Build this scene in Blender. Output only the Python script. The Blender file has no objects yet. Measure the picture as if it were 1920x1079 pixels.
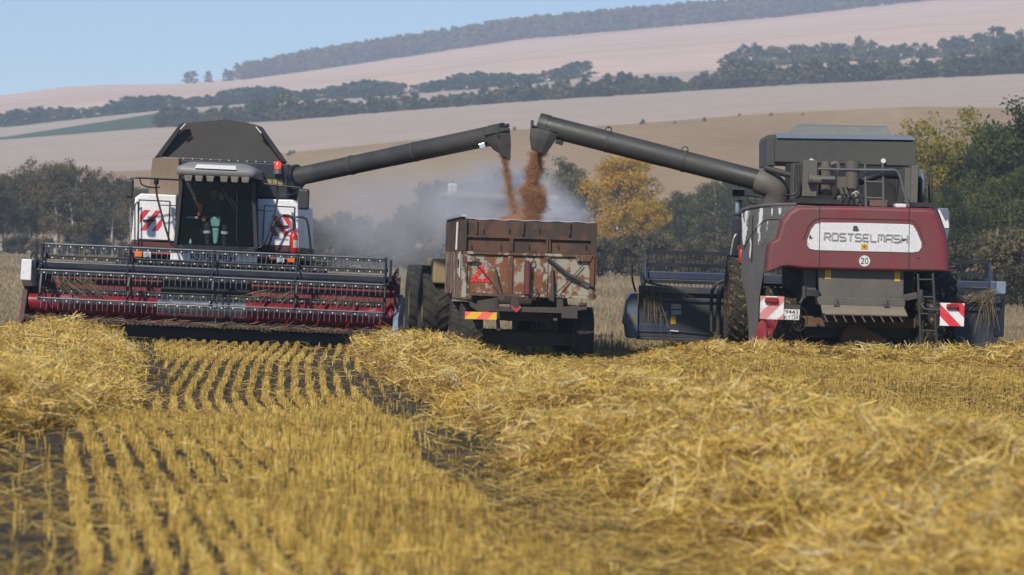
import bpy, math, random
import numpy as np
from mathutils import Vector, Matrix

S = bpy.context.scene
COL = S.collection
R = math.radians
random.seed(7)
NP = np.random.default_rng(11)

# ---------------------------------------------------------------- camera, light, exposure
FPX = 6000.0                      # focal length in pixels of the 1920 px wide photograph
EYE = Vector((0, 0, 1.7))
PITCH, ROLL = 35 / FPX, R(2.0)
cam = bpy.data.cameras.new('camera')
cam.sensor_width = 36.0
cam.lens = 36.0 * FPX / 1920
cam.clip_start, cam.clip_end = 0.5, 12000
cam.dof.use_dof = True
cam.dof.focus_distance = 60.0
cam.dof.aperture_fstop = 3.0
camo = bpy.data.objects.new('camera', cam)
COL.objects.link(camo)
CR = (Matrix.Rotation(math.pi / 2 - PITCH, 4, 'X') @ Matrix.Rotation(ROLL, 4, 'Z'))
camo.matrix_world = Matrix.Translation(EYE) @ CR
S.camera = camo

SUN_EL, SUN_AZ = 40.0, 25.0       # azimuth measured to the left of straight behind the camera
W = bpy.data.worlds.new('World')
S.world = W
W.use_nodes = True
nt = W.node_tree
nt.nodes.clear()
sky = nt.nodes.new('ShaderNodeTexSky')
sky.sky_type = 'NISHITA'
sky.sun_disc = False
sky.sun_elevation = R(SUN_EL)
sky.sun_rotation = R(180 + SUN_AZ)
sky.altitude = 300
sky.air_density = 1.0
sky.dust_density = 0.0
sky.ozone_density = 8.0
bg = nt.nodes.new('ShaderNodeBackground')
bg.inputs[1].default_value = 0.112
wo = nt.nodes.new('ShaderNodeOutputWorld')
nt.links.new(sky.outputs[0], bg.inputs[0])
nt.links.new(bg.outputs[0], wo.inputs[0])
sl = bpy.data.lights.new('sun', 'SUN')
sl.energy = 4.3
sl.angle = R(2.0)
sl.color = (1.0, 0.90, 0.76)
so = bpy.data.objects.new('sun', sl)
COL.objects.link(so)
sdir = Vector((-math.sin(R(SUN_AZ)) * math.cos(R(SUN_EL)), -math.cos(R(SUN_AZ)) * math.cos(R(SUN_EL)), math.sin(R(SUN_EL))))
so.rotation_euler = sdir.to_track_quat('Z', 'Y').to_euler()
so.location = (-60, -60, 90)
S.view_settings.view_transform = 'Standard'
S.view_settings.look = 'None'
S.view_settings.gamma = 1.0
S.view_settings.exposure = 0.15
S.cycles.max_bounces = 6
S.cycles.diffuse_bounces = 3
S.cycles.glossy_bounces = 3
S.cycles.transparent_max_bounces = 12
S.cycles.volume_bounces = 1
S.cycles.use_denoising = True
S.cycles.volume_step_rate = 4.0
S.cycles.volume_max_steps = 48

# ---------------------------------------------------------------- pixel <-> world helpers (metric, real distances)
def ray(px, py):
    v = Vector(((px - 960) / FPX, -(py - 539.5) / FPX, -1.0))
    return (CR.to_3x3() @ v)
def at(px, py, d):
    r = ray(px, py)
    return EYE + r * (d / r.y)

class Frame:
    """local frame of a vehicle standing at distance d; p() gives local metres on the plane y=dy."""
    def __init__(s, px, d, z, tilt=0.0, yaw=0.0):
        x = at(px, 600, d).x
        s.loc = Vector((x, d, z))
        s.M = Matrix.Translation(s.loc) @ Matrix.Rotation(R(yaw), 4, 'Z') @ Matrix.Rotation(R(tilt), 4, 'Y')
        s.I = s.M.inverted()
        s.o = s.I @ EYE
    def p(s, px, py, dy=0.0):
        r = s.I.to_3x3() @ ray(px, py)
        return s.o + r * ((dy - s.o.y) / r.y)
    def poly(s, pts, dy=0.0):
        return [(v.x, v.z) for v in (s.p(a, b, dy) for a, b in pts)]
    def rect(s, px0, py0, px1, py1, dy=0.0):
        a, b = s.p(px0, py0, dy), s.p(px1, py1, dy)
        return min(a.x, b.x), max(a.x, b.x), min(a.z, b.z), max(a.z, b.z)

# ---------------------------------------------------------------- mesh builder
class MB:
    def __init__(s):
        s.v, s.f, s.sm, s.mi = [], [], [], []
        s.m = 0
    def add(s, vs, fs, smooth=False):
        k = len(s.v)
        s.v += [tuple(q) for q in vs]
        s.f += [tuple(i + k for i in f) for f in fs]
        s.sm += [smooth] * len(fs)
        s.mi += [s.m] * len(fs)
        return s
    def box(s, x0, x1, y0, y1, z0, z1):
        x0, x1 = min(x0, x1), max(x0, x1); y0, y1 = min(y0, y1), max(y0, y1); z0, z1 = min(z0, z1), max(z0, z1)
        return s.add([(x0,y0,z0),(x1,y0,z0),(x1,y1,z0),(x0,y1,z0),(x0,y0,z1),(x1,y0,z1),(x1,y1,z1),(x0,y1,z1)],
              [(0,3,2,1),(4,5,6,7),(0,1,5,4),(1,2,6,5),(2,3,7,6),(3,0,4,7)])
    def obox(s, c, ax, ay, az):          # oriented box: centre and three half axes
        c, ax, ay, az = map(Vector, (c, ax, ay, az))
        vs = [c + ax*i + ay*j + az*k for k in (-1,1) for i, j in ((-1,-1),(1,-1),(1,1),(-1,1))]
        return s.add(vs, [(0,3,2,1),(4,5,6,7),(0,1,5,4),(1,2,6,5),(2,3,7,6),(3,0,4,7)])
    def bar(s, p, q, w, h=None):         # rectangular bar between two points
        p, q = Vector(p), Vector(q)
        d = (q - p); L = d.length; d.normalize()
        up = Vector((0,0,1)) if abs(d.z) < .9 else Vector((0,1,0))
        a = d.cross(up).normalized(); b = a.cross(d)
        h = w if h is None else h
        return s.obox((p+q)/2, d*L/2, a*w/2, b*h/2)
    def prism(s, pts, y0, y1):           # (x,z) outline facing -y, extruded from y0 to y1
        n = len(pts)
        ar = sum(pts[i][0]*pts[(i+1)%n][1]-pts[(i+1)%n][0]*pts[i][1] for i in range(n))
        if ar < 0: pts = pts[::-1]
        vs = [(x, y0, z) for x, z in pts] + [(x, y1, z) for x, z in pts]
        fs = [tuple(range(n)), tuple(range(2*n-1, n-1, -1))]
        fs += [(i, n+i, n+(i+1)%n, (i+1)%n) for i in range(n)]
        return s.add(vs, fs)
    def loft(s, rings, cap=True, smooth=True, closed=True):
        n = len(rings[0]); vs = [q for r in rings for q in r]; fs = []
        m = n if closed else n - 1
        for j in range(len(rings)-1):
            for i in range(m):
                fs.append((j*n+i, j*n+(i+1)%n, (j+1)*n+(i+1)%n, (j+1)*n+i))
        s.add(vs, fs, smooth)
        if cap and closed:
            s.add(list(rings[0]), [tuple(range(n-1,-1,-1))]); s.add(list(rings[-1]), [tuple(range(n))])
        return s
    def tube(s, pts, r, n=8, cap=True):
        pts = [Vector(p) for p in pts]
        rs = r if isinstance(r, (list, tuple)) else [r]*len(pts)
        rings = []; ref = None
        for i, p in enumerate(pts):
            d = (pts[min(i+1,len(pts)-1)] - pts[max(i-1,0)]).normalized()
            if ref is None:
                ref = Vector((0,0,1)) if abs(d.z) < .9 else Vector((1,0,0))
            a = d.cross(ref).normalized(); b = a.cross(d).normalized(); ref = b
            rings.append([p + a*math.cos(2*math.pi*k/n)*rs[i] + b*math.sin(2*math.pi*k/n)*rs[i] for k in range(n)])
        return s.loft(rings, cap)
    def cyl(s, p, q, r0, r1=None, n=20):
        return s.tube([p, q], [r0, r0 if r1 is None else r1], n)
    def revx(s, c, prof, n=40):          # revolve (x, radius) profile round an x-axis through c
        rings = []
        for k in range(n):
            a = 2*math.pi*k/n
            rings.append([(c[0]+x, c[1]+r*math.cos(a), c[2]+r*math.sin(a)) for x, r in prof])
        m = len(prof); vs = [q for r in rings for q in r]
        fs = [(k*m+i, k*m+i+1, ((k+1)%n)*m+i+1, ((k+1)%n)*m+i) for k in range(n) for i in range(m-1)]
        return s.add(vs, fs, True)
    def ribbon(s, pts, w, y0, y1, closed=False):   # mitred flat stroke in x,z
        P = [Vector(p) for p in pts]; n = len(P); L = []; Rr = []
        for i in range(n):
            a = P[i-1] if (i or closed) else None
            b = P[(i+1) % n] if (i < n-1 or closed) else None
            d1 = (P[i]-a).normalized() if a is not None else None
            d2 = (b-P[i]).normalized() if b is not None else None
            if d1 is None: d1 = d2
            if d2 is None: d2 = d1
            n1 = Vector((-d1.y, d1.x)); n2 = Vector((-d2.y, d2.x))
            mm = (n1+n2)
            mm = mm / max(mm.length_squared, .3) * 2
            L.append(P[i] + mm*w/2); Rr.append(P[i] - mm*w/2)
        rings = [[(L[i].x,y0,L[i].y),(Rr[i].x,y0,Rr[i].y),(Rr[i].x,y1,Rr[i].y),(L[i].x,y1,L[i].y)] for i in range(n)]
        if closed: rings.append(rings[0])
        return s.loft(rings, not closed, False)

def link(name, mesh, parent=None):
    o = bpy.data.objects.new(name, mesh); COL.objects.link(o)
    if parent is not None: o.parent = parent
    return o
EACH = set('axle locking_bar hydraulic_hose engine_hose engine_block rib handrail guard_rail eyelet bracket wiper pillar reflective_strip lifting_eye mirror_arm gate_frame hinge_plate panel_gap seam_band warning_stripe reflective_band spreader_vane side_panel peeled_paint hood_frame sill mirror mirror_face radiator_frame ladder_frame hose_loop window chassis paint_chip skid_pan face_marks air_intake tarpaulin_edge tailgate straw_hood upper_wall body end_cap'.split())
def pieces(mb):
    """groups of faces that touch (shared vertices or overlapping bounds)"""
    par = list(range(len(mb.v)))
    def find(a):
        while par[a] != a: par[a] = par[par[a]]; a = par[a]
        return a
    for f in mb.f:
        for q in f[1:]: par[find(f[0])] = find(q)
    grp = {}
    for i, f in enumerate(mb.f): grp.setdefault(find(f[0]), []).append(i)
    L = []
    for fs in grp.values():
        P = np.array([mb.v[q] for i in fs for q in mb.f[i]]); L.append([P.min(0)-.012, P.max(0)+.012, fs])
    done = False
    while not done:
        done = True
        for i in range(len(L)):
            for j in range(i+1, len(L)):
                if (L[i][0] <= L[j][1]).all() and (L[j][0] <= L[i][1]).all():
                    L[i] = [np.minimum(L[i][0],L[j][0]), np.maximum(L[i][1],L[j][1]), L[i][2]+L[j][2]]; del L[j]; done = False; break
            if not done: break
    out = []
    for _, _, fs in sorted(L, key=lambda g: -float(np.prod(g[1]-g[0]))):
        m = MB(); ids = {}
        for i in sorted(fs):
            f = []
            for q in mb.f[i]:
                if q not in ids: ids[q] = len(m.v); m.v.append(mb.v[q])
                f.append(ids[q])
            m.f.append(tuple(f)); m.sm.append(mb.sm[i]); m.mi.append(mb.mi[i])
        out.append(m)
    return out
def build(name, mb, mat, parent=None, bev=0.0, seg=2):
    if name in EACH:
        return [build_one(name, q, mat, parent, bev, seg) for q in pieces(mb)][0]
    return build_one(name, mb, mat, parent, bev, seg)
def build_one(name, mb, mat, parent=None, bev=0.0, seg=2):
    me = bpy.data.meshes.new(name)
    me.from_pydata(mb.v, [], mb.f)
    for m in (mat if isinstance(mat, (list, tuple)) else [mat]): me.materials.append(m)
    me.polygons.foreach_set('use_smooth', mb.sm)
    me.polygons.foreach_set('material_index', mb.mi)
    me.update()
    o = link(name, me, parent)
    if bev:
        b = o.modifiers.new('bevel', 'BEVEL'); b.width = bev; b.segments = seg; b.limit_method = 'ANGLE'; b.angle_limit = R(50)
    return o
def tag(o, label=None, cat=None, group=None, kind=None):
    if label: o['label'] = label
    if cat: o['category'] = cat
    if group: o['group'] = group
    if kind: o['kind'] = kind
    return o
def empty(name, M):
    o = bpy.data.objects.new(name, None); COL.objects.link(o)
    o.matrix_world = M; o.empty_display_size = .3
    return o
def quads(name, V, mat, rnd, nper=4, parent=None):
    """fast mesh of n separate quads; V (n,4,3), rnd (n,) stored as a face-corner colour"""
    n = V.shape[0]
    me = bpy.data.meshes.new(name)
    me.vertices.add(n*4); me.vertices.foreach_set('co', V.reshape(-1).astype(np.float32))
    me.loops.add(n*4); me.loops.foreach_set('vertex_index', np.arange(n*4, dtype=np.int32))
    me.polygons.add(n); me.polygons.foreach_set('loop_start', np.arange(0, n*4, 4, dtype=np.int32))
    me.polygons.foreach_set('loop_total', np.full(n, 4, dtype=np.int32))
    at_ = me.attributes.new('rnd', 'FLOAT', 'FACE'); at_.data.foreach_set('value', rnd.astype(np.float32))
    me.materials.append(mat); me.update(calc_edges=True)
    return link(name, me, parent)

# ---------------------------------------------------------------- materials
MATS = {}
def nodes(name):
    m = bpy.data.materials.new(name); m.use_nodes = True
    n = m.node_tree; p = n.nodes['Principled BSDF']
    return m, n, p
def rgb(c): return (c[0], c[1], c[2], 1.0)
def ramp(n, fac, stops):
    r = n.nodes.new('ShaderNodeValToRGB'); n.links.new(fac, r.inputs[0])
    e = r.color_ramp.elements
    while len(e) < len(stops): e.new(.5)
    for q, (pos, c) in zip(e, stops): q.position = pos; q.color = rgb(c)
    return r.outputs[0]
def noise(n, scale, detail=6, stretch=None, coord='Object', rough=.6):
    tc = n.nodes.new('ShaderNodeTexCoord'); out = tc.outputs[coord]
    if stretch:
        mp = n.nodes.new('ShaderNodeMapping'); mp.inputs['Scale'].default_value = stretch
        n.links.new(out, mp.inputs[0]); out = mp.outputs[0]
    t = n.nodes.new('ShaderNodeTexNoise'); t.inputs['Scale'].default_value = scale
    t.inputs['Detail'].default_value = detail; t.inputs['Roughness'].default_value = rough
    n.links.new(out, t.inputs['Vector'])
    return t.outputs[0]
def bump(n, p, h, strength=.3, dist=.02):
    b = n.nodes.new('ShaderNodeBump'); b.inputs['Strength'].default_value = strength; b.inputs['Distance'].default_value = dist
    n.links.new(h, b.inputs['Height']); n.links.new(b.outputs[0], p.inputs['Normal'])
def mixc(n, fac, a, b):
    m = n.nodes.new('ShaderNodeMix'); m.data_type = 'RGBA'
    if hasattr(fac, 'default_value') or not isinstance(fac, float): n.links.new(fac, m.inputs[0])
    else: m.inputs[0].default_value = fac
    for q, i in ((a, 6), (b, 7)):
        if isinstance(q, tuple): m.inputs[i].default_value = rgb(q)
        else: n.links.new(q, m.inputs[i])
    return m.outputs[2]
def paint(name, c, dirt=(.16,.13,.10), amt=.45, scale=2.2, rough=.45, metal=0.0, bmp=.0, stretch=None, c2=None, lo=.42, hi=.75):
    """paint or metal with dust and wear broken up by two noises"""
    if name in MATS: return MATS[name]
    m, n, p = nodes(name)
    f = noise(n, scale, 8, stretch)
    g = noise(n, scale*7, 4, None)
    col = ramp(n, g, [(.35, c), (.7, c2 or tuple(q*.82 for q in c))])
    mk = ramp(n, f, [(lo, (0,0,0)), (hi, (amt,)*3)])
    out = mixc(n, mk, col, dirt)
    n.links.new(out, p.inputs['Base Color'])
    rr = ramp(n, f, [(.35, (rough,)*3), (.8, (min(1, rough+.3),)*3)])
    n.links.new(rr, p.inputs['Roughness'])
    p.inputs['Metallic'].default_value = metal
    if bmp: bump(n, p, g, bmp, .01)
    MATS[name] = m
    return m
def plain(name, c, rough=.5, metal=0.0, emit=None):
    if name in MATS: return MATS[name]
    m, n, p = nodes(name)
    g = noise(n, 9.0, 5)
    n.links.new(ramp(n, g, [(.3, tuple(q*.8 for q in c)), (.7, tuple(min(1, q*1.1) for q in c))]), p.inputs['Base Color'])
    p.inputs['Roughness'].default_value = rough; p.inputs['Metallic'].default_value = metal
    if emit:
        p.inputs['Emission Color'].default_value = rgb(emit[0]); p.inputs['Emission Strength'].default_value = emit[1]
    MATS[name] = m
    return m
def stripes(name, a, b, period, sx, sz, duty=.5, off=0.0, dirt=.35):
    """diagonal warning stripes across local x and z"""
    m, n, p = nodes(name)
    tc = n.nodes.new('ShaderNodeTexCoord'); sp = n.nodes.new('ShaderNodeSeparateXYZ'); n.links.new(tc.outputs['Object'], sp.inputs[0])
    def math_(op, x, y):
        q = n.nodes.new('ShaderNodeMath'); q.operation = op
        for i, w in enumerate((x, y)):
            if isinstance(w, (int, float)): q.inputs[i].default_value = w
            else: n.links.new(w, q.inputs[i])
        return q.outputs[0]
    t = math_('ADD', math_('ADD', math_('MULTIPLY', sp.outputs[0], sx/period), math_('MULTIPLY', sp.outputs[2], sz/period)), off + 100)
    k = math_('GREATER_THAN', math_('FRACT', t, 0), duty)
    col = mixc(n, k, a, b)
    f = ramp(n, noise(n, 6.0, 8), [(.45, (0,0,0)), (.8, (dirt,)*3)])
    n.links.new(mixc(n, f, col, (.3,.27,.23)), p.inputs['Base Color'])
    p.inputs['Roughness'].default_value = .4
    return m
def glass(name, tint, amount=.0):
    m, n, p = nodes(name)
    n.nodes.remove(p)
    tr = n.nodes.new('ShaderNodeBsdfTransparent'); tr.inputs[0].default_value = rgb(tint)
    gl = n.nodes.new('ShaderNodeBsdfGlossy'); gl.inputs[1].default_value = .04
    fr = n.nodes.new('ShaderNodeFresnel'); fr.inputs[0].default_value = 1.22
    mx = n.nodes.new('ShaderNodeMixShader')
    n.links.new(fr.outputs[0], mx.inputs[0]); n.links.new(tr.outputs[0], mx.inputs[1]); n.links.new(gl.outputs[0], mx.inputs[2])
    n.links.new(mx.outputs[0], n.nodes['Material Output'].inputs[0])
    return m

M_white = paint('white_paint', (.78,.78,.80), (.40,.37,.33), .35, 1.6, .35)
M_maroon = paint('maroon_paint', (.20,.018,.026), (.10,.07,.06), .55, 2.0, .34)
M_red_auger = paint('auger_red', (.20,.011,.019), (.42,.34,.32), .5, 1.3, .24, lo=.58, hi=.7)
M_steel = paint('worn_steel', (.50,.52,.56), (.20,.16,.13), .45, 2.2, .22, 1.0)
M_canvas = paint('dark_canvas', (.036,.035,.033), (.064,.059,.051), .7, 1.2, .75)
M_grey = paint('grey_metal', (.036,.036,.035), (.072,.067,.060), .5, 1.6, .42, c2=(.034,.034,.031))
M_dgrey = paint('dusty_dark_metal', (.030,.030,.030), (.10,.085,.065), .6, 2.4, .55)
M_navy = paint('navy_metal', (.011,.015,.027), (.05,.045,.04), .3, 2.0, .34)
M_blue = paint('blue_header_paint', (.022,.040,.085), (.065,.065,.065), .55, 2.0, .40)
M_bluegrey = paint('blue_grey_panel', (.20,.27,.38), (.16,.14,.12), .5, 2.0, .35)
M_tan = paint('tan_panel', (.21,.155,.10), (.12,.09,.065), .7, 1.6, .6)
M_black = paint('black_metal', (.012,.012,.013), (.06,.05,.04), .4, 3.0, .5)
M_rubber = paint('tyre_rubber', (.016,.015,.014), (.10,.08,.055), .55, 4.0, .8)
M_rubber_straw = paint('tyre_caked', (.026,.022,.017), (.30,.22,.10), .75, 14.0, .85, lo=.55, hi=.66)
M_hose = plain('black_tube', (.014,.014,.015), .42)
M_chrome = plain('bright_steel', (.75,.76,.78), .2, 1.0)
M_tine = plain('tine_steel', (.42,.42,.43), .32, .85)
M_cream = plain('cream_plastic', (.50,.48,.38), .5)
M_amber = plain('amber_lens', (.75,.16,.01), .2)
M_redlens = plain('red_lens', (.22,.02,.018), .25)
M_redlamp = plain('lit_red_lens', (.7,.03,.02), .2, 0, ((1,.08,.05), .5))
M_yellow = plain('yellow_sticker', (.60,.33,.03), .5)
M_teal = plain('teal_plastic', (.22,.42,.38), .4)
M_orange = plain('orange_plastic', (.80,.10,.02), .4)
M_extred = plain('extinguisher_red', (.42,.02,.02), .32)
M_label = plain('label_white', (.62,.62,.60), .5)
M_ink = plain('black_ink', (.012,.012,.012), .5)
M_mirror = plain('mirror_glass', (.30,.36,.42), .06, 1.0)
M_glass = glass('cab_glass', (.66,.74,.76))
M_cabin = plain('cab_lining', (.016,.020,.022), .7)

# ---------------------------------------------------------------- lettering
STROKES = {
 'R': [[(0,0),(0,1),(.85,1),(1,.85),(1,.6),(.85,.47),(.12,.47)], [(.55,.47),(1,0)]],
 'O': [[(.13,0),(0,.13),(0,.87),(.13,1),(.87,1),(1,.87),(1,.13),(.87,0),(.13,0)]],
 'S': [[(1,1),(.13,1),(0,.88),(0,.62),(.12,.5),(.88,.5),(1,.38),(1,.12),(.87,0),(0,0)]],
 'T': [[(0,1),(1,1)], [(.5,.9),(.5,0)]],
 'E': [[(1,1),(.13,1),(0,.87),(0,.13),(.13,0),(1,0)], [(.1,.5),(.85,.5)]],
 'L': [[(0,1),(0,.13),(.13,0),(1,0)]],
 'M': [[(0,0),(0,1),(.88,1),(1,.88),(1,0)], [(.5,.9),(.5,.25)]],
 'A': [[(0,0),(0,.85),(.15,1),(1,1),(1,0)], [(.1,.42),(.9,.42)]],
 'H': [[(0,0),(0,1)], [(1,0),(1,1)], [(.1,.5),(.9,.5)]],
 'C': [[(1,.85),(.8,1),(.2,1),(0,.8),(0,.2),(.2,0),(.8,0),(1,.15)]],
}
def lettering(mb, text, x0, x1, z0, z1, y, t=.2, depth=.02):
    n = len(text); pitch = (x1-x0) / (n - .22); w = pitch*.76; h = z1-z0
    for i, ch in enumerate(text):
        for j, st in enumerate(STROKES[ch]):
            mb.ribbon([(x0+i*pitch+a*w, z0+b*h) for a, b in st], t*h, y - .003*j, y + depth)
def font_text(mb, text, cx, cz, h, y, wide=1.0):
    cu = bpy.data.curves.new('t', 'FONT'); cu.body = text; cu.align_x = 'CENTER'; cu.size = 1.0
    cu.extrude = .0; cu.resolution_u = 3; cu.offset = .004
    o = bpy.data.objects.new('t', cu); COL.objects.link(o)
    dg = bpy.context.evaluated_depsgraph_get(); dg.update()
    me = bpy.data.meshes.new_from_object(o.evaluated_get(dg))
    vs = [v.co.copy() for v in me.vertices]; fs = [tuple(p.vertices) for p in me.polygons]
    zs = [v.y for v in vs]; lo, hi = min(zs), max(zs); k = h/(hi-lo)
    xs = [v.x for v in vs]; mx = (min(xs)+max(xs))/2
    mb.add([(cx+(v.x-mx)*k*wide, y, cz+(v.y-(lo+hi)/2)*k) for v in vs], fs)
    bpy.data.objects.remove(o); bpy.data.meshes.remove(me); bpy.data.curves.remove(cu)

# ---------------------------------------------------------------- terrain
def sstep(t):
    t = np.clip(t, 0, 1); return t*t*(3-2*t)
def wob(x, y, s=1.0, k=0.0):
    return (np.sin(x*1.31*s+1.3+k)*np.cos(y*1.13*s+.4*k) + .6*np.sin(x*2.9*s+y*2.1*s+k) + .4*np.cos(x*5.3*s-y*4.7*s+2*k) + .25*np.sin(x*11*s+y*9*s+k))/2.25
def znear(x, y):
    rise = .35*sstep((x-1.9)/2.4)*sstep((y-40)/11)
    crest = .13*np.exp(-((y-30.5-.9*np.sin(x*.8+1))/3.8)**2)*(1-.5*sstep((x-0)/3)) - .15*np.exp(-((y-40-.8*np.sin(x*.9))/7.5)**2)
    return rise + crest + .015*wob(x, y, .5)
LAYERS = [   # distance, outline of the ground in the photograph at that distance
 (450, [(0,468),(740,482),(1200,492),(1920,512)]),
 (720, [(-1200,380),(0,330),(300,318),(550,285),(960,243),(1140,235),(1440,212),(1700,200),(1920,203),(3000,230)]),
 (1100,[(-1200,330),(0,262),(300,238),(520,225),(960,190),(1440,160),(1920,136),(3000,80)]),
 (1260,[(-1200,320),(0,257),(160,232),(300,210),(520,207),(960,176),(1440,148),(1920,125),(3000,70)]),
 (1420,[(-1200,300),(0,238),(300,206),(480,192),(700,182),(960,160),(1100,144),(1440,125),(1920,103),(3000,50)]),
 (2450,[(-1200,260),(0,178),(110,162),(200,159),(340,157),(445,150),(585,131),(750,107),(960,75),(1440,33),(1720,2),(1920,-14),(3000,-110)]),
 (2800,[(-1200,262),(0,180),(110,163),(200,160),(340,157),(445,144),(585,122),(750,96),(960,62),(1440,20),(1720,-14),(1920,-30),(3000,-130)]),
 (4200,[(-1200,300),(0,215),(340,200),(960,120),(1440,80),(1920,30),(3000,-60)]),
]
LD = np.array([110.] + [l[0] for l in LAYERS])
def layer_z(i, a):
    if i == 0: return .1 + .3*sstep((a*110-3)/4)
    d, pts = LAYERS[i-1]
    px = 960 + FPX*a
    ptx = [p[0] for p in pts]; pty = [p[1] for p in pts]
    # screen height measured against the rolled horizon
    py = np.interp(px, ptx, pty)
    hor = 504.5 + math.tan(ROLL)*(np.clip(px, -2500, 4500)-960)
    return 1.7 + (hor-py)/FPX*d
def terrain(x, y):
    x = np.asarray(x, float); y = np.asarray(y, float)
    a = x/np.maximum(y, 40)
    zn = znear(x, y)
    yy = np.clip(y, 110, 4199)
    i = np.clip(np.searchsorted(LD, yy, 'right')-1, 0, len(LD)-2)
    Z = np.stack([layer_z(k, a) for k in range(len(LD))])
    t = (yy-LD[i])/(LD[i+1]-LD[i])
    z0 = np.take_along_axis(Z, i[None], 0)[0]; z1 = np.take_along_axis(Z, (i+1)[None], 0)[0]
    zf = z0 + (z1-z0)*t
    k = sstep((y-72)/38)
    return zn*(1-k)+zf*k
rows = np.concatenate([np.arange(-25, 74, .6), np.arange(74, 112, 3), np.arange(112, 449, 15), [450], np.arange(475,720,25), [720], np.arange(750,1100,35), [1100,1150,1200,1260,1310,1360,1420], np.arange(1500,2450,70), [2450,2520,2600,2700,2800,3200,3700,4190]])
acol = np.concatenate([np.linspace(-1.1,-.2,30), np.linspace(-.19,.19,150), np.linspace(.2,1.1,30)])
gy = np.repeat(rows[:,None], len(acol), 1)
gx = acol[None,:]*np.sqrt(gy**2+38**2)
gx = np.where(gy > 80, acol[None,:]*gy, np.where(gy < 40, gx, gx*(1-sstep((gy-40)/40)) + acol[None,:]*gy*sstep((gy-40)/40)))
gz = terrain(gx, gy)
nr, nc = gx.shape
gv = np.stack([gx,gy,gz],-1).reshape(-1,3)
idx = np.arange(nr*nc).reshape(nr,nc)
gf = np.stack([idx[:-1,:-1],idx[:-1,1:],idx[1:,1:],idx[1:,:-1]],-1).reshape(-1,4)

def field(name, stops, scale, stretch, rows_=None, rough=.95, fine=None):
    m, n, p = nodes(name)
    f = noise(n, scale, 9, stretch)
    col = ramp(n, f, stops)
    if fine:
        g = noise(n, fine, 6)
        k = ramp(n, g, [(.35,(.62,.62,.62)),(.65,(1.12,1.1,1.06))] if fine > .5 else [(.35,(.90,.90,.90)),(.65,(1.04,1.03,1.02))])
        mm = n.nodes.new('ShaderNodeMix'); mm.data_type = 'RGBA'; mm.blend_type = 'MULTIPLY'; mm.inputs[0].default_value = 1
        n.links.new(col, mm.inputs[6]); n.links.new(k, mm.inputs[7]); col = mm.outputs[2]
    n.links.new(col, p.inputs['Base Color']); p.inputs['Roughness'].default_value = rough
    p.inputs['Specular IOR Level'].default_value = .1
    return m
G_soil = field('soil_with_litter', [(.3,(.028,.024,.018)),(.52,(.065,.052,.034)),(.72,(.16,.12,.06))], 3.0, None, fine=40)
G_far = field('stubble_field', [(.3,(.17,.135,.085)),(.5,(.25,.20,.12)),(.7,(.30,.24,.15))], .12, (1,.25,1), fine=3)
G_brown = field('brown_stubble_hill', [(.3,(.26,.175,.09)),(.5,(.32,.22,.115)),(.72,(.37,.27,.145))], .02, (1,.5,1), fine=.25)
G_pale = field('pale_stubble_field', [(.25,(.40,.315,.24)),(.5,(.46,.365,.28)),(.75,(.42,.335,.265))], .012, (.12,1,1), fine=.08)
G_green = field('green_meadow', [(.3,(.05,.085,.04)),(.6,(.075,.11,.05)),(.8,(.10,.12,.06))], .02, None, fine=.2)
G_scrub = field('scrub_meadow', [(.3,(.10,.11,.05)),(.55,(.19,.16,.09)),(.75,(.28,.22,.14))], .02, None, fine=.2)
G_pink = field('pink_stubble_hill', [(.25,(.54,.355,.25)),(.5,(.64,.455,.33)),(.75,(.70,.53,.40))], .006, (.12,1.2,1), fine=.03)
rm = (rows[:-1]+rows[1:])/2
am = (acol[:-1]+acol[1:])/2
zone = np.zeros((nr-1,nc-1), np.int32)
zone[(rm>78)] = 1; zone[(rm>450)] = 2; zone[(rm>720)] = 3; zone[(rm>1100)] = 5; zone[(rm>1260)] = 3; zone[(rm>1420)] = 6
zone[np.ix_((rm>1100)&(rm<1260), 960+FPX*am < 330)] = 4
me = bpy.data.meshes.new('ground')
me.from_pydata(gv.tolist(), [], gf.tolist())
for m in (G_soil,G_far,G_brown,G_pale,G_green,G_scrub,G_pink): me.materials.append(m)
me.polygons.foreach_set('material_index', zone.reshape(-1)); me.polygons.foreach_set('use_smooth', [True]*len(me.polygons))
me.update()
tag(link('ground', me), 'rolling farmland rising from the stubble field to the far hills', 'ground', kind='structure')

# ---------------------------------------------------------------- straw: windrows, stubble
def straw_mat(name, stops, trans=.25):
    m, n, p = nodes(name)
    a = n.nodes.new('ShaderNodeAttribute'); a.attribute_name = 'rnd'
    col = ramp(n, a.outputs['Fac'], stops)
    n.links.new(col, p.inputs['Base Color'])
    p.inputs['Roughness'].default_value = .48
    p.inputs['Specular IOR Level'].default_value = .35
    t = n.nodes.new('ShaderNodeBsdfTranslucent'); n.links.new(col, t.inputs[0])
    mx = n.nodes.new('ShaderNodeMixShader'); mx.inputs[0].default_value = trans
    n.links.new(p.outputs[0], mx.inputs[1]); n.links.new(t.outputs[0], mx.inputs[2])
    n.links.new(mx.outputs[0], n.nodes['Material Output'].inputs[0])
    return m
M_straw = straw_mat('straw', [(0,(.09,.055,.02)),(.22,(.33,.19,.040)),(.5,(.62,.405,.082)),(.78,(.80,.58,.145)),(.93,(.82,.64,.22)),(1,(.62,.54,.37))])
M_stub = straw_mat('stubble_stalks', [(0,(.13,.09,.04)),(.3,(.36,.235,.06)),(.6,(.58,.395,.09)),(.9,(.76,.55,.145)),(1,(.74,.60,.26))])

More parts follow.
